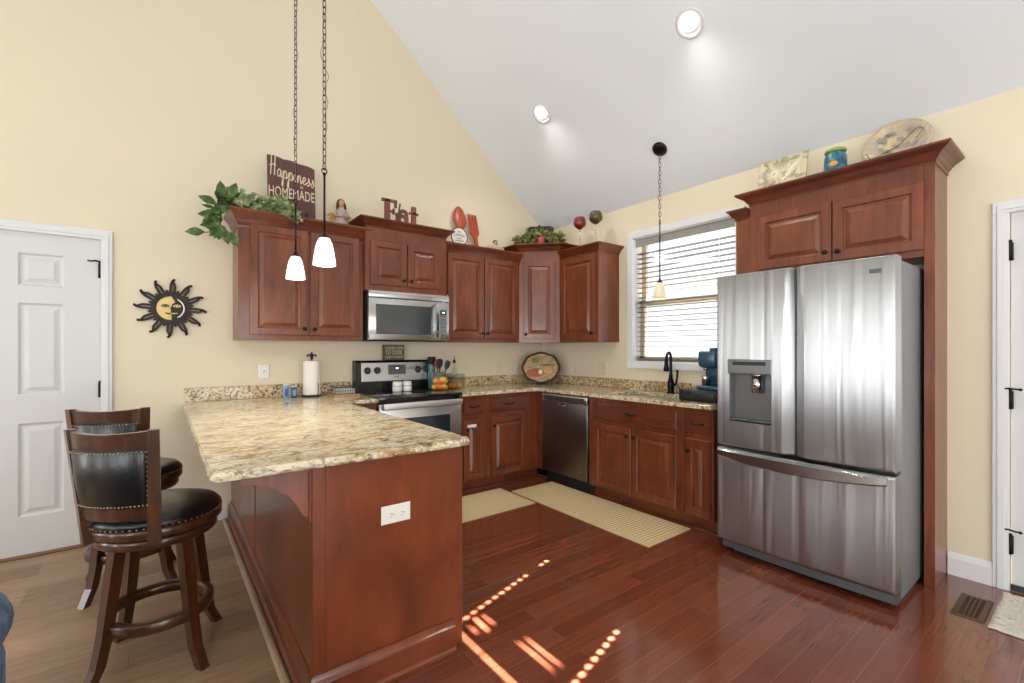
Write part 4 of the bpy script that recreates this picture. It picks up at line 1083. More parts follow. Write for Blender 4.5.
# ------------------------------------------------------------------ sun wall plaque
IRON = mat('dark_iron', (44, 34, 28), .5, .4)
sx, sz = -3.583, 1.597
t = thing('sun_wall_plaque', 'dark metal sun and moon face plaque on the wall right of the white door', 'wall decoration', (sx, -.0, sz))
YW = -.012
def polz(r, a, y): return Vector((sx+r*math.cos(a), y, sz+r*math.sin(a)))
m = MB(); n = 48
m.rings([[polz(.086, 2*PI*i/n, YW) for i in range(n)], [polz(.116, 2*PI*i/n, YW) for i in range(n)], [polz(.116, 2*PI*i/n, YW-.012) for i in range(n)], [polz(.086, 2*PI*i/n, YW-.012) for i in range(n)], [polz(.086, 2*PI*i/n, YW) for i in range(n)]], cap0=False, cap1=False, smooth=False)
for k in range(12):
    a = PI/2-.06+2*PI*k/12
    for sgn in (-1, 1):
        pts = [polz(.104, a+sgn*.13, YW-.006), polz(.135, a+sgn*.085, YW-.006), polz(.165, a+sgn*.065, YW-.006), polz(.19, a+.02+sgn*.02, YW-.006), polz(.213, a-.02, YW-.006)]
        m.bar(smooth_path(pts, 4), [.0085]*9+[.008, .0075, .007, .0065, .006, .006, .005, .004], .004, up=(0, -1, 0))
    m.sphere(polz(.206, a-.02, YW-.006), (.009, .006, .009), 8, 6)
    b = a+PI/12
    for sgn in (-1, 1): m.bar([polz(.106, b+sgn*.09, YW-.006), polz(.134, b, YW-.006)], .0045, .004, up=(0, -1, 0))
part('sun_rays', m, IRON, t)
m = MB(); R = [[polz(.088*s, 2*PI*i/40, YW-.004-d) for i in range(40)] for s, d in ((1, 0), (.95, .006), (.8, .010), (.4, .012), (.0001, .0125))]
m.rings(R, cap0=True); fd = part('face_disc', m, mat('gold_cream_face', (234, 206, 142), .6), t)
m = MB(); poly = []
for i in range(25): a = -PI/2+PI*i/24; poly.append((.087*math.cos(a), .087*math.sin(a)))
prof_l = [(.004, .072), (.02, .045), (.002, .03), (-.002, .01), (-.012, -.004), (-.002, -.012), (-.008, -.022), (-.002, -.03), (-.002, -.07)]
poly2 = poly+prof_l
m.prism(poly2, lambda p, q, y: Vector((sx+.004+p, y, sz+q)), YW-.018, YW-.022); mo = part('moon_half', m, IRON, t)
GOLD = bpy.data.materials['gold_cream_face']
for (cx, side) in ((-.034, 'l'), (.034, 'r')):
    lid = []
    for i in range(9): s = i/8; lid.append(Vector((sx+cx-.022+.044*s, YW-.0235, sz+.016+.008*math.sin(PI*s))))
    m = MB(); m.bar(lid, .0035, .0015, up=(0, -1, 0)); m.sphere((sx+cx, YW-.0225, sz+.014), (.007, .003, .005), 8, 6); m.bar([v-Vector((0, 0, .004))-Vector((0, 0, .010*math.sin(PI*i/8))) for i, v in enumerate(lid)], .002, .0015, up=(0, -1, 0))
    part('eye', m, IRON if side == 'l' else GOLD, fd if side == 'l' else mo)
m = MB(); m.bar([Vector((sx-.036+.07*i/8, YW-.0235, sz-.034-.006*math.sin(PI*i/8))) for i in range(5)], [.002, .004, .005, .005, .004], .0015, up=(0, -1, 0)); part('mouth', m, IRON, fd)
m = MB(); m.bar([Vector((sx+.006+.034*i/4, YW-.0235, sz-.038+.004*i/4)) for i in range(5)], [.004, .004, .003, .002, .001], .0015, up=(0, -1, 0)); part('mouth', m, GOLD, mo)
m = MB(); m.bar([polz(.075, -1.1+2.2*i/12, YW-.0235) for i in range(13)], [.001]+[.004]*11+[.001], .001, up=(0, -1, 0)); part('crescent_line', m, PLATE, mo)

# ------------------------------------------------------------------ things on top of the left cabinets
LETTER = mat('cream_letter_paint', (226, 208, 178), .6)
PLUM = mat('plum_brown_board', (98, 62, 56), .7)
xs0, xs1, ysn = -2.992, -2.645, -.16
t = thing('wooden_sign', 'plum brown plank sign lettered Happiness is homemade, leaning on the wall', 'sign', ((xs0+xs1)/2, ysn, 2.318))
up = Vector((0, .09, 1)).normalized(); nr = Vector((0, -up.z, up.y))
bo = Vector((xs0, ysn-.05, 2.319))
def onsign(u, v, d=0): return bo+UX*u+up*v+nr*d
W3 = (xs1-xs0)/3
for k, (hh, ta, tb) in enumerate(((.49, .0, -.012), (.478, .0, -.012), (.465, .004, -.016))):
    u0, u1 = k*W3+.001, (k+1)*W3-.001
    poly = [(u0, 0), (u1, 0), (u1, hh+tb)]+[(u0+(u1-u0)*(1-s), hh+tb*(1-s)+.008*math.sin(PI*s)) for s in (.2, .4, .6, .8)]+[(u0, hh+ta)]
    m = MB(); m.prism(poly, lambda p, q, d: onsign(p, q, d), 0, .016); part('plank', m, PLUM, t)
strokes = {'H': [[(0, 0), (.08, .5), (.12, 1.0)], [(.38, 0), (.42, .5), (.5, 1.0)], [(-.08, .45), (.25, .52), (.55, .5)]],
 'a': [[(.38, .38), (.2, .45), (.05, .25), (.12, .02), (.3, .1), (.4, .4), (.38, .05), (.5, .0), (.6, .15)]],
 'p': [[(.02, .2), (.12, .45), (.08, .0), (.0, -.5), (-.06, -.3), (.1, .1), (.25, .45), (.42, .3), (.35, .02), (.15, .05), (.4, .0), (.6, .18)]],
 'i': [[(0, .2), (.1, .45), (.1, .1), (.2, 0), (.35, .2)], [(.13, .68), (.15, .7)]],
 'n': [[(0, .2), (.08, .45), (.06, 0), (.2, .42), (.36, .4), (.36, .05), (.45, 0), (.58, .2)]],
 'e': [[(0, .15), (.25, .25), (.3, .42), (.12, .42), (.05, .15), (.2, 0), (.42, .15)]],
 's': [[(0, .1), (.2, .3), (.22, .48), (.32, .2), (.2, .0), (.06, .06)], [(.3, .15), (.42, .18)]]}
m = MB(); u = .022; sc_y = .165; sc_x = .072
adv = {'H': .62, 'a': .52, 'p': .55, 'i': .33, 'n': .56, 'e': .42, 's': .42}
for i, ch in enumerate('Happiness'):
    yb = .335-.0052*i
    for st in strokes[ch]:
        P3 = [onsign(u+px*sc_x, yb+py*sc_y*(1 if ch == 'H' else .82), .0172) for px, py in st]
        m.bar(smooth_path(P3, 5), .0036, .0010, up=nr)
    u += adv[ch]*sc_x*1.02
part('lettering', m, LETTER, t)
m = MB(); m.text('is', onsign(.235, .268, .0165), UX, up, h=.024); part('lettering', m, LETTER, t)
m = MB(); m.text('HOMEMADE', onsign(.008, .168, .0165), UX, up, w=.332, h=.082, space=1.02); part('lettering', m, LETTER, t)
m = MB(); m.sphere(onsign(.277, .055, .018), (.014, .004, .018), 8, 6); part('heart_mark', m, BLACKM, t)

# leaf helper
def leaf(m, p, d, n, L_, W_, fold=.25, curl=.2):
    p, d, n = Vector(p), Vector(d).normalized(), Vector(n); s = d.cross(n).normalized(); n = s.cross(d).normalized()
    mid = []; lf = []; rt = []
    for q, wv in ((0, .04), (.2, .62), (.45, 1.0), (.7, .72), (.9, .25), (1, .0)):
        c = p+d*(L_*q)-n*(curl*L_*q*q); mid.append(c-n*(fold*W_*.3*wv)); lf.append(c+s*W_*.5*wv); rt.append(c-s*W_*.5*wv)
    for a in (lf, rt):
        for i in range(5):
            m.face([mid[i], mid[i+1], a[i+1], a[i]] if i < 4 else [mid[4], mid[5], a[4]], True)
rq = random.Random(21)
def rv(s=1): return Vector((rq.uniform(-s, s), rq.uniform(-s, s), rq.uniform(-s, s)))
t = thing('ivy_garland', 'leafy green ivy garland draped over the left cabinet corner', 'garland', (-3.1, -.25, 2.318))
spine = smooth_path([(-3.33, -.33, 2.15), (-3.33, -.33, 2.25), (-3.29, -.31, 2.36), (-3.20, -.28, 2.375), (-3.10, -.27, 2.37), (-3.02, -.30, 2.38), (-2.95, -.35, 2.38), (-2.90, -.39, 2.34), (-2.84, -.40, 2.29)], 6)
m = MB(); m.tube(spine, .004, 6); m.tube(smooth_path([(-3.33, -.33, 2.24), (-3.31, -.37, 2.17), (-3.26, -.38, 2.10)], 5), .003, 6); m.tube(smooth_path([(-3.33, -.33, 2.15), (-3.37, -.33, 2.12), (-3.44, -.32, 2.105)], 5), .003, 6); part('stem', m, mat('brown_green_stem', (88, 84, 48), .7), t)
m = MB()
for i in range(60):
    f = rq.random()**1.0*.36; c = spine[int(f*(len(spine)-1))]+rv(.03)
    d = Vector((rq.uniform(-.8, .6), rq.uniform(-1, .3), rq.uniform(-.7, 1))); leaf(m, c, d, Vector((0, -1, .5))+rv(.5), rq.uniform(.055, .09), rq.uniform(.05, .072))
for (px, py, pz, dx, dz) in ((-3.33, -.34, 2.32, -1, .35), (-3.33, -.34, 2.24, -1, -.05), (-3.32, -.35, 2.18, -1, -.2), (-3.30, -.36, 2.15, .35, -1), (-3.26, -.38, 2.13, .5, -1), (-3.30, -.34, 2.37, -.1, 1), (-3.25, -.34, 2.38, .3, 1), (-3.40, -.33, 2.115, -1, -.1)):
    leaf(m, (px, py, pz), (dx, -.25, dz), (0, -1, .3), .115, .068)
part('large_leaves', m, LEAF, t)
m = MB()
for i in range(230):
    f = .40+.60*rq.random(); c = spine[int(f*(len(spine)-1))]+rv(.045)+Vector((0, -.02, .005))
    d = Vector((rq.uniform(-1, 1), rq.uniform(-1, .5), rq.uniform(-.6, 1))); leaf(m, c, d, Vector((0, -1, .5))+rv(.6), rq.uniform(.035, .06), rq.uniform(.028, .046))
part('small_leaves', m, IVY, t)

# winged figurine
fx, fy, fz = -2.425, -.16, 2.318
t = thing('figurine', 'small angel figurine with brown hair, beside the Happiness sign', 'figurine', (fx, fy, fz))
CLOTH = mat('pale_mauve_robe', (186, 164, 158), .6); GOLDY = mat('golden_wing_paint', (190, 146, 62), .5, .2); HAIR = mat('dark_brown_hair', (70, 44, 24), .6); SKIN = mat('painted_skin', (206, 150, 96), .6)
m = MB(); m.lathe([(0, 0), (.06, 0), (.062, .02), (.05, .07), (.036, .11), (.036, .13), (.048, .15), (.044, .165), (.018, .185), (.016, .195)], (fx, fy, fz), 20, sx=1, sy=.75); part('body', m, CLOTH, t)
m = MB(); m.sphere((fx, fy-.004, fz+.222), (.026, .025, .032), 14, 10); m.sphere((fx, fy-.03, fz+.22), (.004, .006, .006), 6, 5); part('head', m, SKIN, t)
m = MB(); m.sphere((fx, fy+.008, fz+.228), (.034, .028, .036), 14, 10)
for s in (-1, 1): m.tube([(fx+s*.028, fy, fz+.225), (fx+s*.033, fy-.006, fz+.19), (fx+s*.03, fy-.012, fz+.155)], .011, 8)
part('hair', m, HAIR, t)
for s in (-1, 1):
    m = MB(); m.tube(smooth_path([(fx+s*.044, fy, fz+.155), (fx+s*.058, fy-.012, fz+.12), (fx+s*.03, fy-.045, fz+.105), (fx+s*.006, fy-.05, fz+.11)], 5), .011, 8); part('arm', m, CLOTH, t)
    m = MB()
    for k in range(5): leaf(m, (fx+s*.03, fy+.03, fz+.14), (s*(.35+.12*k), .1, -.1-.32*k), (0, -1, 0), .085, .03, 0, 0)
    part('wing', m, GOLDY, t)

# Eat letters on a base
RB = mat('red_brown_letter_wood', (122, 70, 56), .6)
ex, ey, ez = -2.115, -.28, 2.4055
t = thing('letter_sign', 'red brown wooden Eat letters standing on the cabinet above the microwave', 'sign', (-1.94, ey, ez))
def lbox(m, x0, x1, z0, z1): m.box(ex+x0, ex+x1, ey-.012, ey+.012, ez+z0, ez+z1, .0015)
m = MB(); lbox(m, .0, .345, .0, .018); part('base_bar', m, RB, t)
m = MB(); lbox(m, .026, .074, .018, .215); lbox(m, .0, .14, .193, .217); lbox(m, .065, .115, .105, .122); lbox(m, .118, .137, .15, .2); lbox(m, .1, .117, .09, .14); lbox(m, .0, .14, .018, .034); lbox(m, .128, .146, .034, .07); part('letter_e', m, RB, t)
m = MB(); ring = []
m.tube([(ex+.195+.032*math.cos(a), ey, ez+.055+.035*math.sin(a)) for a in [2*PI*i/18 for i in range(18)]], .016, 6, closed=True)
m.tube(smooth_path([(ex+.165, ey, ez+.115), (ex+.19, ey, ez+.135), (ex+.225, ey, ez+.125), (ex+.232, ey, ez+.08), (ex+.235, ey, ez+.022)], 5), .017, 6); m.sphere((ex+.165, ey, ez+.112), .015, 8, 6); part('letter_a', m, RB, t)
m = MB(); lbox(m, .278, .322, .018, .19); lbox(m, .255, .345, .118, .136); lbox(m, .27, .355, .018, .032); part('letter_t', m, RB, t)
m = MB(); m.tube(smooth_path([(ex+.15, ey-.016, ez+.03), (ex+.148, ey-.018, ez+.1), (ex+.162, ey-.018, ez+.19)], 5), .008, 7); m.sphere((ex+.13, ey-.02, ez+.085), (.018, .01, .02), 8, 6); m.sphere((ex+.165, ey-.018, ez+.105), (.014, .01, .016), 8, 6); part('ornament', m, mat('olive_ornament', (92, 78, 48), .6), t)

# spoon, fork, round sign, chef figurine
REDW = mat('red_lacquered_wood', (176, 66, 34), .35, coat=.3)
m = MB(); sp = Vector((-1.185, -.10, 2.316)); R = []
for (z, wv, dp) in ((0, .014, .006), (.12, .014, .006), (.2, .016, .007), (.225, .03, .01), (.26, .064, .016), (.31, .080, .018), (.37, .074, .016), (.43, .052, .011), (.462, .024, .007), (.47, .004, .003)):
    c = sp+Vector((0, .075*z/.44, z)); R.append([c+Vector((wv*math.cos(a), dp*math.sin(a), 0)) for a in [2*PI*i/16 for i in range(16)]])
m.rings(R); o = single('wall_spoon', m, REDW, 'oversized red wooden spoon standing behind the round sign', 'decorative spoon', base=sp)
m = MB(); sp = Vector((-1.0, -.10, 2.316)); R = []
def lean(z): return .07*z/.4
for (z, wv) in ((0, .022), (.12, .021), (.17, .025), (.2, .052), (.225, .056)):
    c = sp+Vector((-.03*z/.4, lean(z), z)); R.append([c+Vector((a*wv, b*.007, 0)) for a, b in ((-1, -1), (1, -1), (1, 1), (-1, 1))])
m.rings(R, smooth=False)
for k in range(4):
    xx = -.042+.028*k
    R = []
    for (z, wv) in ((.222, .0115), (.38, .0095), (.41, .007)):
        c = sp+Vector((-.03*z/.4+xx, lean(z), z)); R.append([c+Vector((a*wv, b*.006, 0)) for a, b in ((-1, -1), (1, -1), (1, 1), (-1, 1))])
    m.rings(R, smooth=False)
single('wall_fork', m, REDW, 'oversized red wooden fork leaning on the wall beside the spoon', 'decorative fork', base=sp)
t = thing('round_sign', 'small round white sign with dark rim in front of the red spoon', 'sign', (-1.285, -.2, 2.317))
rc = Vector((-1.285, -.2, 2.317+.104))
m = MB(); m.tube([rc+Vector((.09*math.cos(a), 0, .09*math.sin(a))) for a in [2*PI*i/32 for i in range(32)]], .006, 8, closed=True); part('rim', m, BLACKM, t)
m = MB(); m.cyl(rc+Vector((0, -.003, 0)), rc+Vector((0, .005, 0)), .088, n=32); fcx = part('face', m, mat('off_white_board', (226, 222, 212), .6), t)
INK = mat('dark_ink', (52, 50, 48), .6)
m = MB(); m.text('LIVING', rc+Vector((-.06, -.0035, .0)), UX, Z, w=.12, h=.028, depth=.0008); part('lettering', m, INK, fcx)
m = MB()
for zz, ww in ((.042, .04), (-.024, .05), (-.046, .10)):
    n_ = int(ww/.01)
    for q in range(n_): m.box(rc.x-ww/2+q*ww/n_, rc.x-ww/2+(q+.6)*ww/n_, rc.y-.0042, rc.y-.003, rc.z+zz, rc.z+zz+.010)
part('small_print', m, INK, fcx)
m = MB(); m.box(-1.33, -1.24, -.215, -.185, 2.3155, 2.325, .003); part('stand', m, PLUM, t)
cf = Vector((-.845, -.2, 2.316))
t = thing('figurine', 'small dark-haired pink figurine reclining on the cabinet, left of the corner plant', 'figurine', cf)
PINKY = mat('pale_pink_ceramic', (205, 168, 146), .4)
m = MB(); m.sphere(cf+Vector((0, 0, .028)), (.085, .035, .028), 18, 10); m.sphere(cf+Vector((-.005, -.005, .058)), (.036, .028, .03), 14, 8)
for s in (-1, 1): m.tube(smooth_path([cf+Vector((s*.03, -.005, .06)), cf+Vector((s*.07, -.012, .05)), cf+Vector((s*.095, -.008, .03)), cf+Vector((s*.098, -.006, .06))], 4), .010, 8)
part('body', m, PINKY, t)
m = MB(); m.sphere(cf+Vector((0, -.006, .102)), (.022, .021, .025), 12, 9); m.sphere(cf+Vector((0, -.028, .1)), (.003, .004, .004), 6, 5); part('head', m, PINKY, t)
m = MB(); m.sphere(cf+Vector((.002, .003, .116)), (.027, .024, .02), 12, 8)
for s in (-1, 1): m.sphere(cf+Vector((s*.02, 0, .108)), .009, 8, 6)
part('hair', m, mat('dark_painted_hair', (52, 40, 28), .6), t)
m = MB()
for s in (-1, 1): m.sphere(cf+Vector((s*.008, -.026, .104)), .0028, 6, 5); 
m.tube([cf+Vector((-.01, -.027, .094)), cf+Vector((0, -.029, .091)), cf+Vector((.01, -.027, .094))], .003, 5); part('face_paint', m, BLACKM, t)

# corner plant with black tray and red candle
pc = Vector((-.355, -.355, 2.4105))
t = thing('artificial_plant', 'yellow green trailing plant in a low pot on the corner cabinet', 'plant', pc)
m = MB(); m.lathe([(0, 0), (.09, 0), (.11, .06), (.115, .07), (.105, .07), (.1, .06)], pc, 20, cap1=False); m.lathe([(.1, .055), (0, .06)], pc, 20, cap0=False, cap1=False); part('pot', m, mat('dark_wicker_pot', (52, 40, 30), .8), t)
m = MB(); 
for i in range(240):
    s = rq.uniform(-1, 1); dpt = rq.uniform(-1, 1)
    c = pc+ud*(s*.26)+nd*(.05+.06*dpt)+Vector((0, 0, .03+rq.uniform(0, .16)*(1-abs(s)*.6)))
    d = ud*rq.uniform(-1, 1)+nd*rq.uniform(-.3, 1)+Z*rq.uniform(-.5, .9); leaf(m, c, d, nd+Z*.5+rv(.5), rq.uniform(.045, .08), rq.uniform(.025, .045))
part('leaves', m, YLEAF, t)
m = MB()
for s in (-.27, -.2, .2, .3): m.tube(smooth_path([pc+Z*.06, pc+ud*s*.5+nd*.06+Z*.08, pc+ud*s+nd*.08+Z*.02], 5), .003, 5)
part('stem', m, bpy.data.materials['brown_green_stem'], t)
m = MB(); bc = pc-nd*.135-ud*.02
B0 = lambda u, z, d: bc+ud*u-nd*d+Z*z
m.prism([(-.14, 0), (.16, 0), (.16, .255), (.135, .255), (.135, .268), (-.115, .268), (-.115, .255), (-.14, .255)], lambda p, q, d: B0(p, q, d), 0, .02); m.sphere(B0(.0, .275, .01), .012, 8, 6)
single('black_board', m, BLACKM, 'black tray standing upright behind the corner plant', 'tray')
t = thing('candle', 'short red candle in front of the corner plant', 'candle', pc+nd*.16+ud*.02)
m = MB(); m.lathe([(0, 0), (.034, 0), (.036, .004), (.036, .066), (.03, .07), (0, .068)], pc+nd*.16+ud*.02, 20); part('wax', m, mat('red_candle_wax', (176, 52, 56), .4, **{'Subsurface Weight': .2}), t)
m = MB(); m.cyl(pc+nd*.16+ud*.02+Z*.068, pc+nd*.16+ud*.02+Z*.08, .002, n=6); part('wick', m, BLACKM, t)

# wine glasses
def wine_glass(x, y, h, bowl, label, r=.05):
    c = Vector((x, y, 2.3185)); t = thing('wine_glass', label, 'wine glass', c, group='large decorative wine glasses')
    b0 = h-.125
    m = MB(); m.lathe([(.0, .0), (.045, .0), (.045, .003), (.012, .008), (.005, .02), (.0045, b0-.03), (.009, b0-.02), (.0045, b0-.008), (.006, b0), (0, b0)], c, 22); part('stem', m, STEM_GLASS, t)
    m = MB(); m.lathe([(.002, b0), (.03, b0+.012), (r, b0+.04), (r*1.1, b0+.066), (r*1.04, b0+.098), (r*.84, b0+.125), (r*.81, b0+.125), (r*1.0, b0+.098), (r*1.06, b0+.066), (r*.96, b0+.043), (.028, b0+.016), (0, b0+.004)], c, 28, cap0=False, cap1=False); part('bowl', m, bowl, t)
wine_glass(-.20, -.80, .345, mat('deep_red_painted_glass', (118, 34, 30), .12, coat=.6), 'tall wine glass with a deep red bowl above the right wall cabinet', .06)
wine_glass(-.20, -1.02, .352, mat('olive_brown_painted_glass', (74, 62, 36), .1, coat=.6), 'tall wine glass with an olive brown bowl, nearer the window', .062)

# things above the refrigerator
PAT1 = painted('floral_plate_glaze', [(184, 162, 116), (210, 194, 156), (134, 130, 102), (192, 170, 128)], 16, .4)
PAT2 = painted('marbled_platter_glaze', [(232, 216, 174), (212, 188, 146), (182, 170, 156), (236, 224, 188)], 9, .4)
PAT3 = painted('blue_yellow_jar_glaze', [(28, 66, 100), (38, 88, 120), (70, 140, 146), (216, 160, 70)], 12, .3)
t = thing('square_plate', 'square glass plate with a pale flower design above the refrigerator', 'plate', (-.16, -2.735, 2.405))
q0 = Vector((-.20, -2.578, 2.405)); upq = Vector((.22, 0, 1)).normalized(); nq = Vector((-upq.z, 0, upq.x))
m = MB(); m.profile(q0, -UY, upq, nq, .315, .262, [(0, 0), (0, .006), (.004, .008), (.03, .005), (.04, .003)]); part('plate', m, PAT1, t)
m = MB(); fcn = q0-UY*.105+upq*.15+nq*.0045
for i in range(16):
    a = 2*PI*i/16; dd = -UY*math.cos(a)+upq*math.sin(a); m.bar([fcn+dd*.012, fcn+dd*.055], [.004, .001], .0012, up=nq)
m.sphere(fcn, .01, 8, 6)
for k in range(3): m.bar([q0-UY*(.16+.02*k)+upq*(.09+.03*k)+nq*.0045, q0-UY*(.27+.006*k)+upq*(.17+.03*k)+nq*.0045], [.008, .002], .001, up=nq)
part('flower_relief', m, mat('cream_relief', (226, 216, 188), .45), t)
t = thing('ceramic_jar', 'blue and yellow painted ceramic jar between the two plates above the refrigerator', 'jar', (-.2, -3.065, 2.405))
m = MB(); m.lathe([(0, 0), (.05, 0), (.06, .012), (.0625, .04), (.062, .12), (.055, .145), (.048, .152), (.048, .160)], (-.2, -3.065, 2.405), 28); part('jar', m, PAT3, t)
m = MB(); m.lathe([(.05, .158), (.058, .16), (.06, .168), (.056, .178), (0, .182)], (-.2, -3.065, 2.405), 28); part('lid', m, mat('green_yellow_lid', (150, 168, 84), .35), t)
m = MB(); m.sphere((-.257, -3.07, 2.405+.075), (.008, .026, .02), 10, 8); part('painted_fruit', m, mat('orange_glaze', (224, 156, 58), .3), t)
t = thing('oval_platter', 'large oval marbled platter leaning on the wall above the refrigerator', 'platter', (-.1, -3.35, 2.405))
pcx = Vector((-.105, -3.345, 2.407)); R = []
upp = Vector((.24, 0, 1)).normalized(); npp = Vector((-upp.z, 0, upp.x))
for s, d in ((.86, -.006), (1.0, .012), (.985, .02), (.8, .008), (.72, .0), (.0001, -.002)):
    R.append([pcx+upp*.152+(-UY*math.cos(a)*.172+upp*math.sin(a)*.151)*s+npp*d for a in [2*PI*i/48 for i in range(48)]])
m = MB(); m.rings(R); part('platter', m, PAT2, t)
m = MB(); m.tube(smooth_path([pcx+upp*.152+(-UY*u+upp*v)+npp*.012 for u, v in ((-.145, -.02), (-.12, -.06), (-.05, -.04), (.02, -.01), (.07, .05), (.1, .07), (.12, .05), (.09, .0))], 5), .0032, 6); part('branch_relief', m, mat('brown_branch_glaze', (144, 118, 82), .4), t)
m = MB()
for i in range(14):
    u, v = rq.uniform(-.09, .08), rq.uniform(-.05, .075); leaf(m, pcx+upp*(.152+v)-UY*u+npp*.006, -UY*rq.uniform(-1, 1)+upp*rq.uniform(-1, 1), npp, .05, .025, 0, 0)
part('leaf_relief', m, mat('grey_leaf_glaze', (158, 150, 140), .4), t)

# ------------------------------------------------------------------ things on the counters
t = thing('paper_towel_holder', 'black iron paper towel holder with a fleur finial on the bar', 'paper towel holder', (-2.655, -.135, GT))
hx, hy = -2.655, -.135
m = MB(); m.lathe([(0, 0), (.078, 0), (.08, .005), (.072, .011), (.02, .014), (0, .014)], (hx, hy, GT+.0005), 28); part('base', m, BLACKM, t)
m = MB(); m.cyl((hx, hy, GT+.01), (hx, hy, GT+.31), .005, n=10); part('rod', m, BLACKM, t)
m = MB(); m.lathe([(.012, .306), (.016, .312), (.008, .318), (.01, .33), (.012, .345), (.006, .362), (0, .366)], (hx, hy, GT), 14)
for s in (-1, 1): m.tube(smooth_path([(hx+s*.004, hy, GT+.322), (hx+s*.02, hy, GT+.342), (hx+s*.034, hy, GT+.336), (hx+s*.03, hy, GT+.326)], 4), .006, 7)
part('finial', m, BLACKM, t)
m = MB(); m.tube(smooth_path([(hx+.03, hy-.07, GT+.008), (hx+.032, hy-.073, GT+.06), (hx+.032, hy-.073, GT+.115)], 4), .0035, 7); part('tension_arm', m, BLACKM, t)
m = MB(); m.lathe([(.02, .016), (.066, .016), (.067, .02), (.067, .288), (.066, .292), (.02, .292)], (hx, hy, GT), 36); single('paper_towel_roll', m, mat('white_paper', (240, 236, 226), .9), 'white paper towel roll on the black holder', 'paper towels')
BLU = mat('pale_blue_shaker_glaze', (120, 158, 190), .3); DBL = mat('deep_blue_shaker_glaze', (48, 76, 130), .3)
def shaker(x, y, h, wv, matl, label):
    t = thing('shaker', label, 'shaker', (x, y, GT), group='blue shakers on the bar')
    m = MB(); m.box(x-wv/2, x+wv/2, y-wv*.3, y+wv*.3, GT+.0005, GT+h, .006, 2); part('body', m, matl, t)
    m = MB(); m.box(x-wv*.3, x+wv*.3, y-wv*.3-.003, y-wv*.3, GT+h*.2, GT+h*.78, .002); part('front_label', m, DBL if matl is BLU else BLU, t)
    m = MB(); m.box(x-wv*.42, x+wv*.42, y-wv*.26, y+wv*.26, GT+h, GT+h+.008, .003); part('cap', m, PLATE, t)
shaker(-2.862, -.21, .105, .042, BLU, 'taller pale blue shaker on the bar by the backsplash')
shaker(-2.795, -.16, .085, .045, DBL, 'shorter deep blue shaker beside the taller pale one')
t = thing('cutting_board', 'tan wooden board lying by the range under the wire rack', 'cutting board', (-2.42, -.22, GT))
m = MB(); m.box(-2.525, -2.315, -.32, -.10, GT+.0005, GT+.016, .004, 2); part('board', m, mat('tan_board_wood', (196, 150, 106), .5), t)
t = thing('napkin_rack', 'black wire napkin rack left of the range', 'napkin rack', (-2.43, -.2, GT+.016))
m = MB()
for zz in (.018, .045, .075): m.tube([(-2.51, -.29, GT+zz), (-2.33, -.29, GT+zz), (-2.33, -.12, GT+zz), (-2.51, -.12, GT+zz)], .0025, 6, closed=True)
for i in range(10):
    x = -2.51+.02*i
    for y in (-.29, -.12): m.cyl((x, y, GT+.018), (x, y, GT+.075), .0018, n=5)
part('wire_basket', m, BLACKM, t)
m = MB(); rq2 = random.Random(4)
for i in range(6): m.box(-2.495+.004*i, -2.345, -.275, -.135, GT+.02+.006*i, GT+.025+.006*i, .001, rot=Matrix.Rotation(.05*rq2.uniform(-1, 1), 3, 'Z'), piv=(-2.42, -.2, GT))
single('napkin_stack', m, mat('white_napkin', (228, 228, 228), .9), 'stack of white napkins lying in the wire rack', 'napkins')
# wooden sign on the range
t = thing('small_wooden_sign', 'small brown sign with white words standing on top of the range back', 'sign', (-1.905, -.05, 1.2))
m = MB(); m.box(-2.012, -1.806, -.066, -.036, 1.2005, 1.343, .002); part('block', m, mat('weathered_brown_board', (104, 84, 58), .7), t)
for k, (s_, ww, hh) in enumerate((('I KNOW HOW', .18, .03), ('TO COOK', .165, .038), ('I JUST DON\'T', .18, .032))):
    m = MB(); m.text(s_, (-1.995, -.0665, 1.302-.044*k-.004), UX, Z, w=ww, h=hh, depth=.0012); part('lettering', m, mat('off_white_letters', (222, 214, 196), .6) if k == 0 else bpy.data.materials['off_white_letters'], t)
# salt and pepper on the cooktop
CER = mat('white_speckled_ceramic', (236, 234, 228), .3)
def mug(x, y, label):
    c = Vector((x, y, .923)); t = thing('ceramic_shaker', label, 'shaker', c, group='white shakers on the cooktop')
    m = MB(); m.lathe([(0, 0), (.038, 0), (.042, .006), (.043, .03), (.041, .05), (.042, .072), (.04, .084), (.034, .09), (0, .092)], c, 24); part('body', m, CER, t)
    m = MB(); m.lathe([(.0405, .046), (.0425, .05), (.0405, .054)], c, 24, cap0=False, cap1=False); part('grey_band', m, mat('grey_band', (140, 140, 138), .5), t)
mug(-1.958, -.25, 'left one of two white ceramic shakers on the cooktop'); mug(-1.862, -.245, 'right one of two white ceramic shakers on the cooktop')
# utensil crock, bottle, fruit canister
cc = Vector((-1.548, -.262, .9228))
t = thing('utensil_crock', 'orange and yellow fruit-covered crock holding utensils on the right rear of the range', 'crock', cc)
m = MB(); m.lathe([(0, 0), (.062, 0), (.068, .01), (.07, .08), (.066, .15), (.07, .16), (.064, .16), (.06, .15), (.06, .02), (0, .018)], cc, 26); part('crock', m, mat('patterned_crock_glaze', (120, 118, 132), .35), t)
OR = mat('orange_fruit_glaze', (222, 120, 34), .35); YE = mat('lemon_yellow_glaze', (236, 180, 52), .35)
rq3 = random.Random(8)
for i in range(11):
    a = PI+.35+2.6*(i % 6)/5+(.2 if i > 5 else 0); z = .028 if i < 6 else .078; m = MB(); m.sphere(cc+Vector((.062*math.cos(a), .062*math.sin(a), z+rq3.uniform(-.006, .006))), (.027, .027, .024), 12, 9); part('moulded_fruit', m, OR if i % 3 else YE, t)
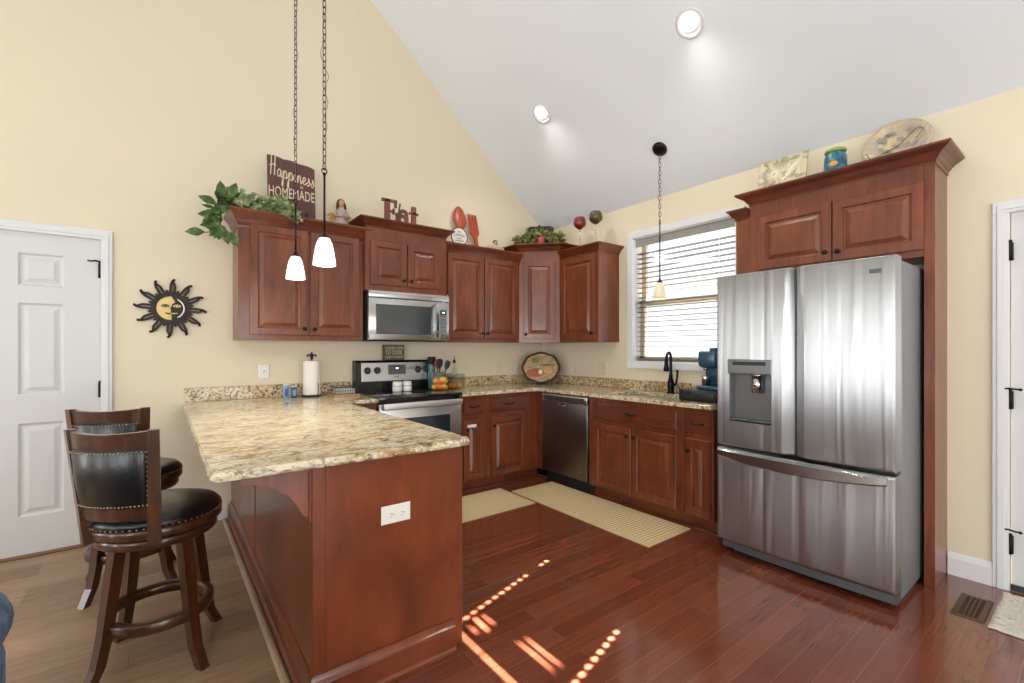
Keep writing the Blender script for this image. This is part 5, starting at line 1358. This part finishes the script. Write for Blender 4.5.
m = MB(); m.sphere(cc+Vector((.01, -.068, .092)), (.036, .024, .03), 14, 10); part('moulded_fruit', m, YE, t)
m = MB()
for i in range(7):
    a = PI+.5+2.2*i/6; leaf(m, cc+Vector((.069*math.cos(a), .069*math.sin(a), .118)), (math.cos(a)*.3, -.2, .8), (math.cos(a), math.sin(a), .2), .035, .02, 0, 0)
part('moulded_leaves', m, mat('green_leaf_glaze', (96, 130, 52), .35), t)
def utensil(kind, lean, h, matl, label, seed):
    b = cc+Vector((lean[0]*.2, lean[1]*.2, .024)); top = cc+Vector((lean[0], lean[1], h)); d = (top-b).normalized()
    t = thing(kind, label, 'utensil', b); side = d.cross(Vector((0, 1, 0))).normalized()
    m = MB(); m.tube([b, b+(top-b)*.68], .0055, 8); part('handle', m, matl, t)
    m = MB(); R = []
    prof = ((.62, .006, .005), (.68, .012, .005), (.75, .026, .005), (.86, .031, .005), (.95, .028, .004), (1, .014, .003)) if kind != 'ladle' else ((.62, .006, .006), (.7, .015, .012), (.8, .03, .02), (.92, .028, .02), (1, .01, .01))
    for q, wv, th in prof: c = b+(top-b)*q; nn = side.cross(d); R.append([c+side*wv*math.cos(a)+nn*th*math.sin(a) for a in [2*PI*i/12 for i in range(12)]])
    m.rings(R); part('head', m, matl, t)
utensil('serving_spoon', (-.012, .01), .285, mat('dark_red_nylon', (130, 40, 40), .4), 'red serving spoon standing in the fruit crock', 1)
utensil('slotted_spoon', (.005, -.02), .29, BLACKM, 'black spoon in the middle of the fruit crock', 2)
utensil('spatula', (.10, -.01), .27, mat('grey_black_nylon', (48, 54, 54), .4), 'dark grey spatula leaning right out of the fruit crock', 3)
t = thing('canister_bottle', 'tall teal bottle with a black top behind the fruit crock', 'bottle', (-1.566, -.152, .9228))
bb = Vector((-1.566, -.152, .9228))
m = MB(); m.lathe([(0, 0), (.030, 0), (.034, .006), (.034, .22), (.030, .244)], bb, 22); part('bottle', m, mat('teal_glaze', (74, 122, 118), .3), t)
m = MB(); m.lathe([(.034, .242), (.039, .247), (.039, .30), (.036, .306), (0, .306)], bb, 22); part('cap', m, BLACKM, t)
t = thing('glass_canister', 'square clear glass jar with orange and yellow fruit, right of the crock', 'jar', (-1.352, -.235, GT))
gx, gy = -1.352, -.235
m = MB(); m.rings([[Vector((gx+a*.07, gy+b*.07, GT+z)) for a, b in ((-1, -1), (1, -1), (1, 1), (-1, 1))] for z in (.001, .15)], cap1=False, smooth=False); m.rings([[Vector((gx+a*.066, gy+b*.066, GT+z)) for a, b in ((-1, -1), (1, -1), (1, 1), (-1, 1))] for z in (.006, .15)], cap1=False, smooth=False); part('glass', m, CLEAR, t)
for i, (a, b, z, mm) in enumerate(((-.03, -.03, .034, OR), (.03, -.032, .034, YE), (-.03, .03, .034, YE), (.03, .03, .034, OR))):
    m = MB(); m.sphere((gx+a, gy+b, GT+z), (.027, .027, .026), 14, 10); m.cyl((gx+a, gy+b, GT+z+.024), (gx+a, gy+b, GT+z+.031), .003, n=6)
    single('orange' if mm is OR else 'lemon', m, mm, ('front left orange', 'front right lemon', 'rear left lemon', 'rear right orange')[i]+' in the square glass jar by the crock', 'fruit', group='fruit in the glass jar')
t = thing('oil_bottle', 'slim clear oil bottle with dark pourer behind the glass jar', 'bottle', (-1.275, -.085, GT))
ob = Vector((-1.275, -.085, GT+.0005))
m = MB(); m.lathe([(0, 0), (.03, 0), (.032, .006), (.032, .17), (.012, .22), (.011, .25), (0, .25)], ob, 18); part('bottle', m, CLEAR, t)
m = MB(); m.lathe([(.012, .248), (.015, .252), (.012, .275), (.004, .285), (.003, .32), (0, .32)], ob, 12); part('pourer', m, BLACKM, t)
# oval tray in the corner
t = thing('serving_tray', 'oval painted serving tray with dark rim standing in the counter corner', 'tray', (-.3, -.3, GT))
to = Vector((-.24, -.24, GT)); upt = (Z+(-nd)*.28).normalized(); nt_ = ud.cross(upt)
if nt_.dot(nd) < 0: nt_ = -nt_
cen = to+nd*.105+upt*.185+Z*.004
TR = painted('tuscan_tray_painting', [(222, 204, 150), (206, 188, 138), (150, 88, 56), (196, 176, 128), (108, 110, 66), (226, 212, 168)], 24, .35)
R = []; no = 48
def tray_pt(s, a, d):
    wob = 1+.018*math.cos(8*a); return cen+(ud*math.cos(a)*.215+upt*math.sin(a)*.178)*s*wob+nt_*d
m = MB(); m.rings([[tray_pt(s, 2*PI*i/no, d) for i in range(no)] for s, d in ((.9, 0), (1, .018), (.985, .026), (.93, .022), (.88, .008))], cap1=False); part('rim', m, mat('dark_brown_rim', (74, 42, 26), .4), t)
m = MB(); m.rings([[tray_pt(s, 2*PI*i/no, d) for i in range(no)] for s, d in ((.9, .007), (.6, .006), (.0001, .006))], cap0=False); tp = part('painted_face', m, TR, t)
rq4 = random.Random(13)
def blob(u, v, ru, rv_, matl, nm): m = MB(); m.rings([[cen+ud*(u+ru*math.cos(a)*s)+upt*(v+rv_*math.sin(a)*s)+nt_*(.0072+.002*(1-s)) for a in [2*PI*i/16 for i in range(16)]] for s in (1, .6, .001)], cap0=False); part(nm, m, matl, tp)
blob(-.06, -.06, .1, .05, painted('rust_fruit_paint', [(140, 62, 36), (176, 96, 58), (112, 56, 34)], 30), 'painted_fruit'); blob(-.01, -.055, .035, .035, mat('cream_gourd_paint', (232, 220, 176), .4), 'painted_gourd'); blob(.08, -.035, .05, .035, painted('tan_bread_paint', [(214, 180, 116), (190, 150, 88), (226, 200, 140)], 30), 'painted_loaf'); blob(.07, .03, .085, .01, mat('dark_olive_paint', (96, 90, 54), .4), 'painted_table_line'); blob(-.06, .08, .045, .035, painted('olive_leaf_paint', [(88, 92, 54), (134, 132, 78), (70, 66, 44)], 30), 'painted_leaves')
m = MB(); m.box(-.055, .055, -.05, .05, 0, .004); 
st = MB()
st.bar([to+nd*.16+Z*.006, to+nd*.085+Z*.006, to+nd*.03+Z*.12], .05, .004); st.box(0, 0.0001, 0, .0001, 0, .0001)
m.b.free(); part('easel', st, BLACKM, t)
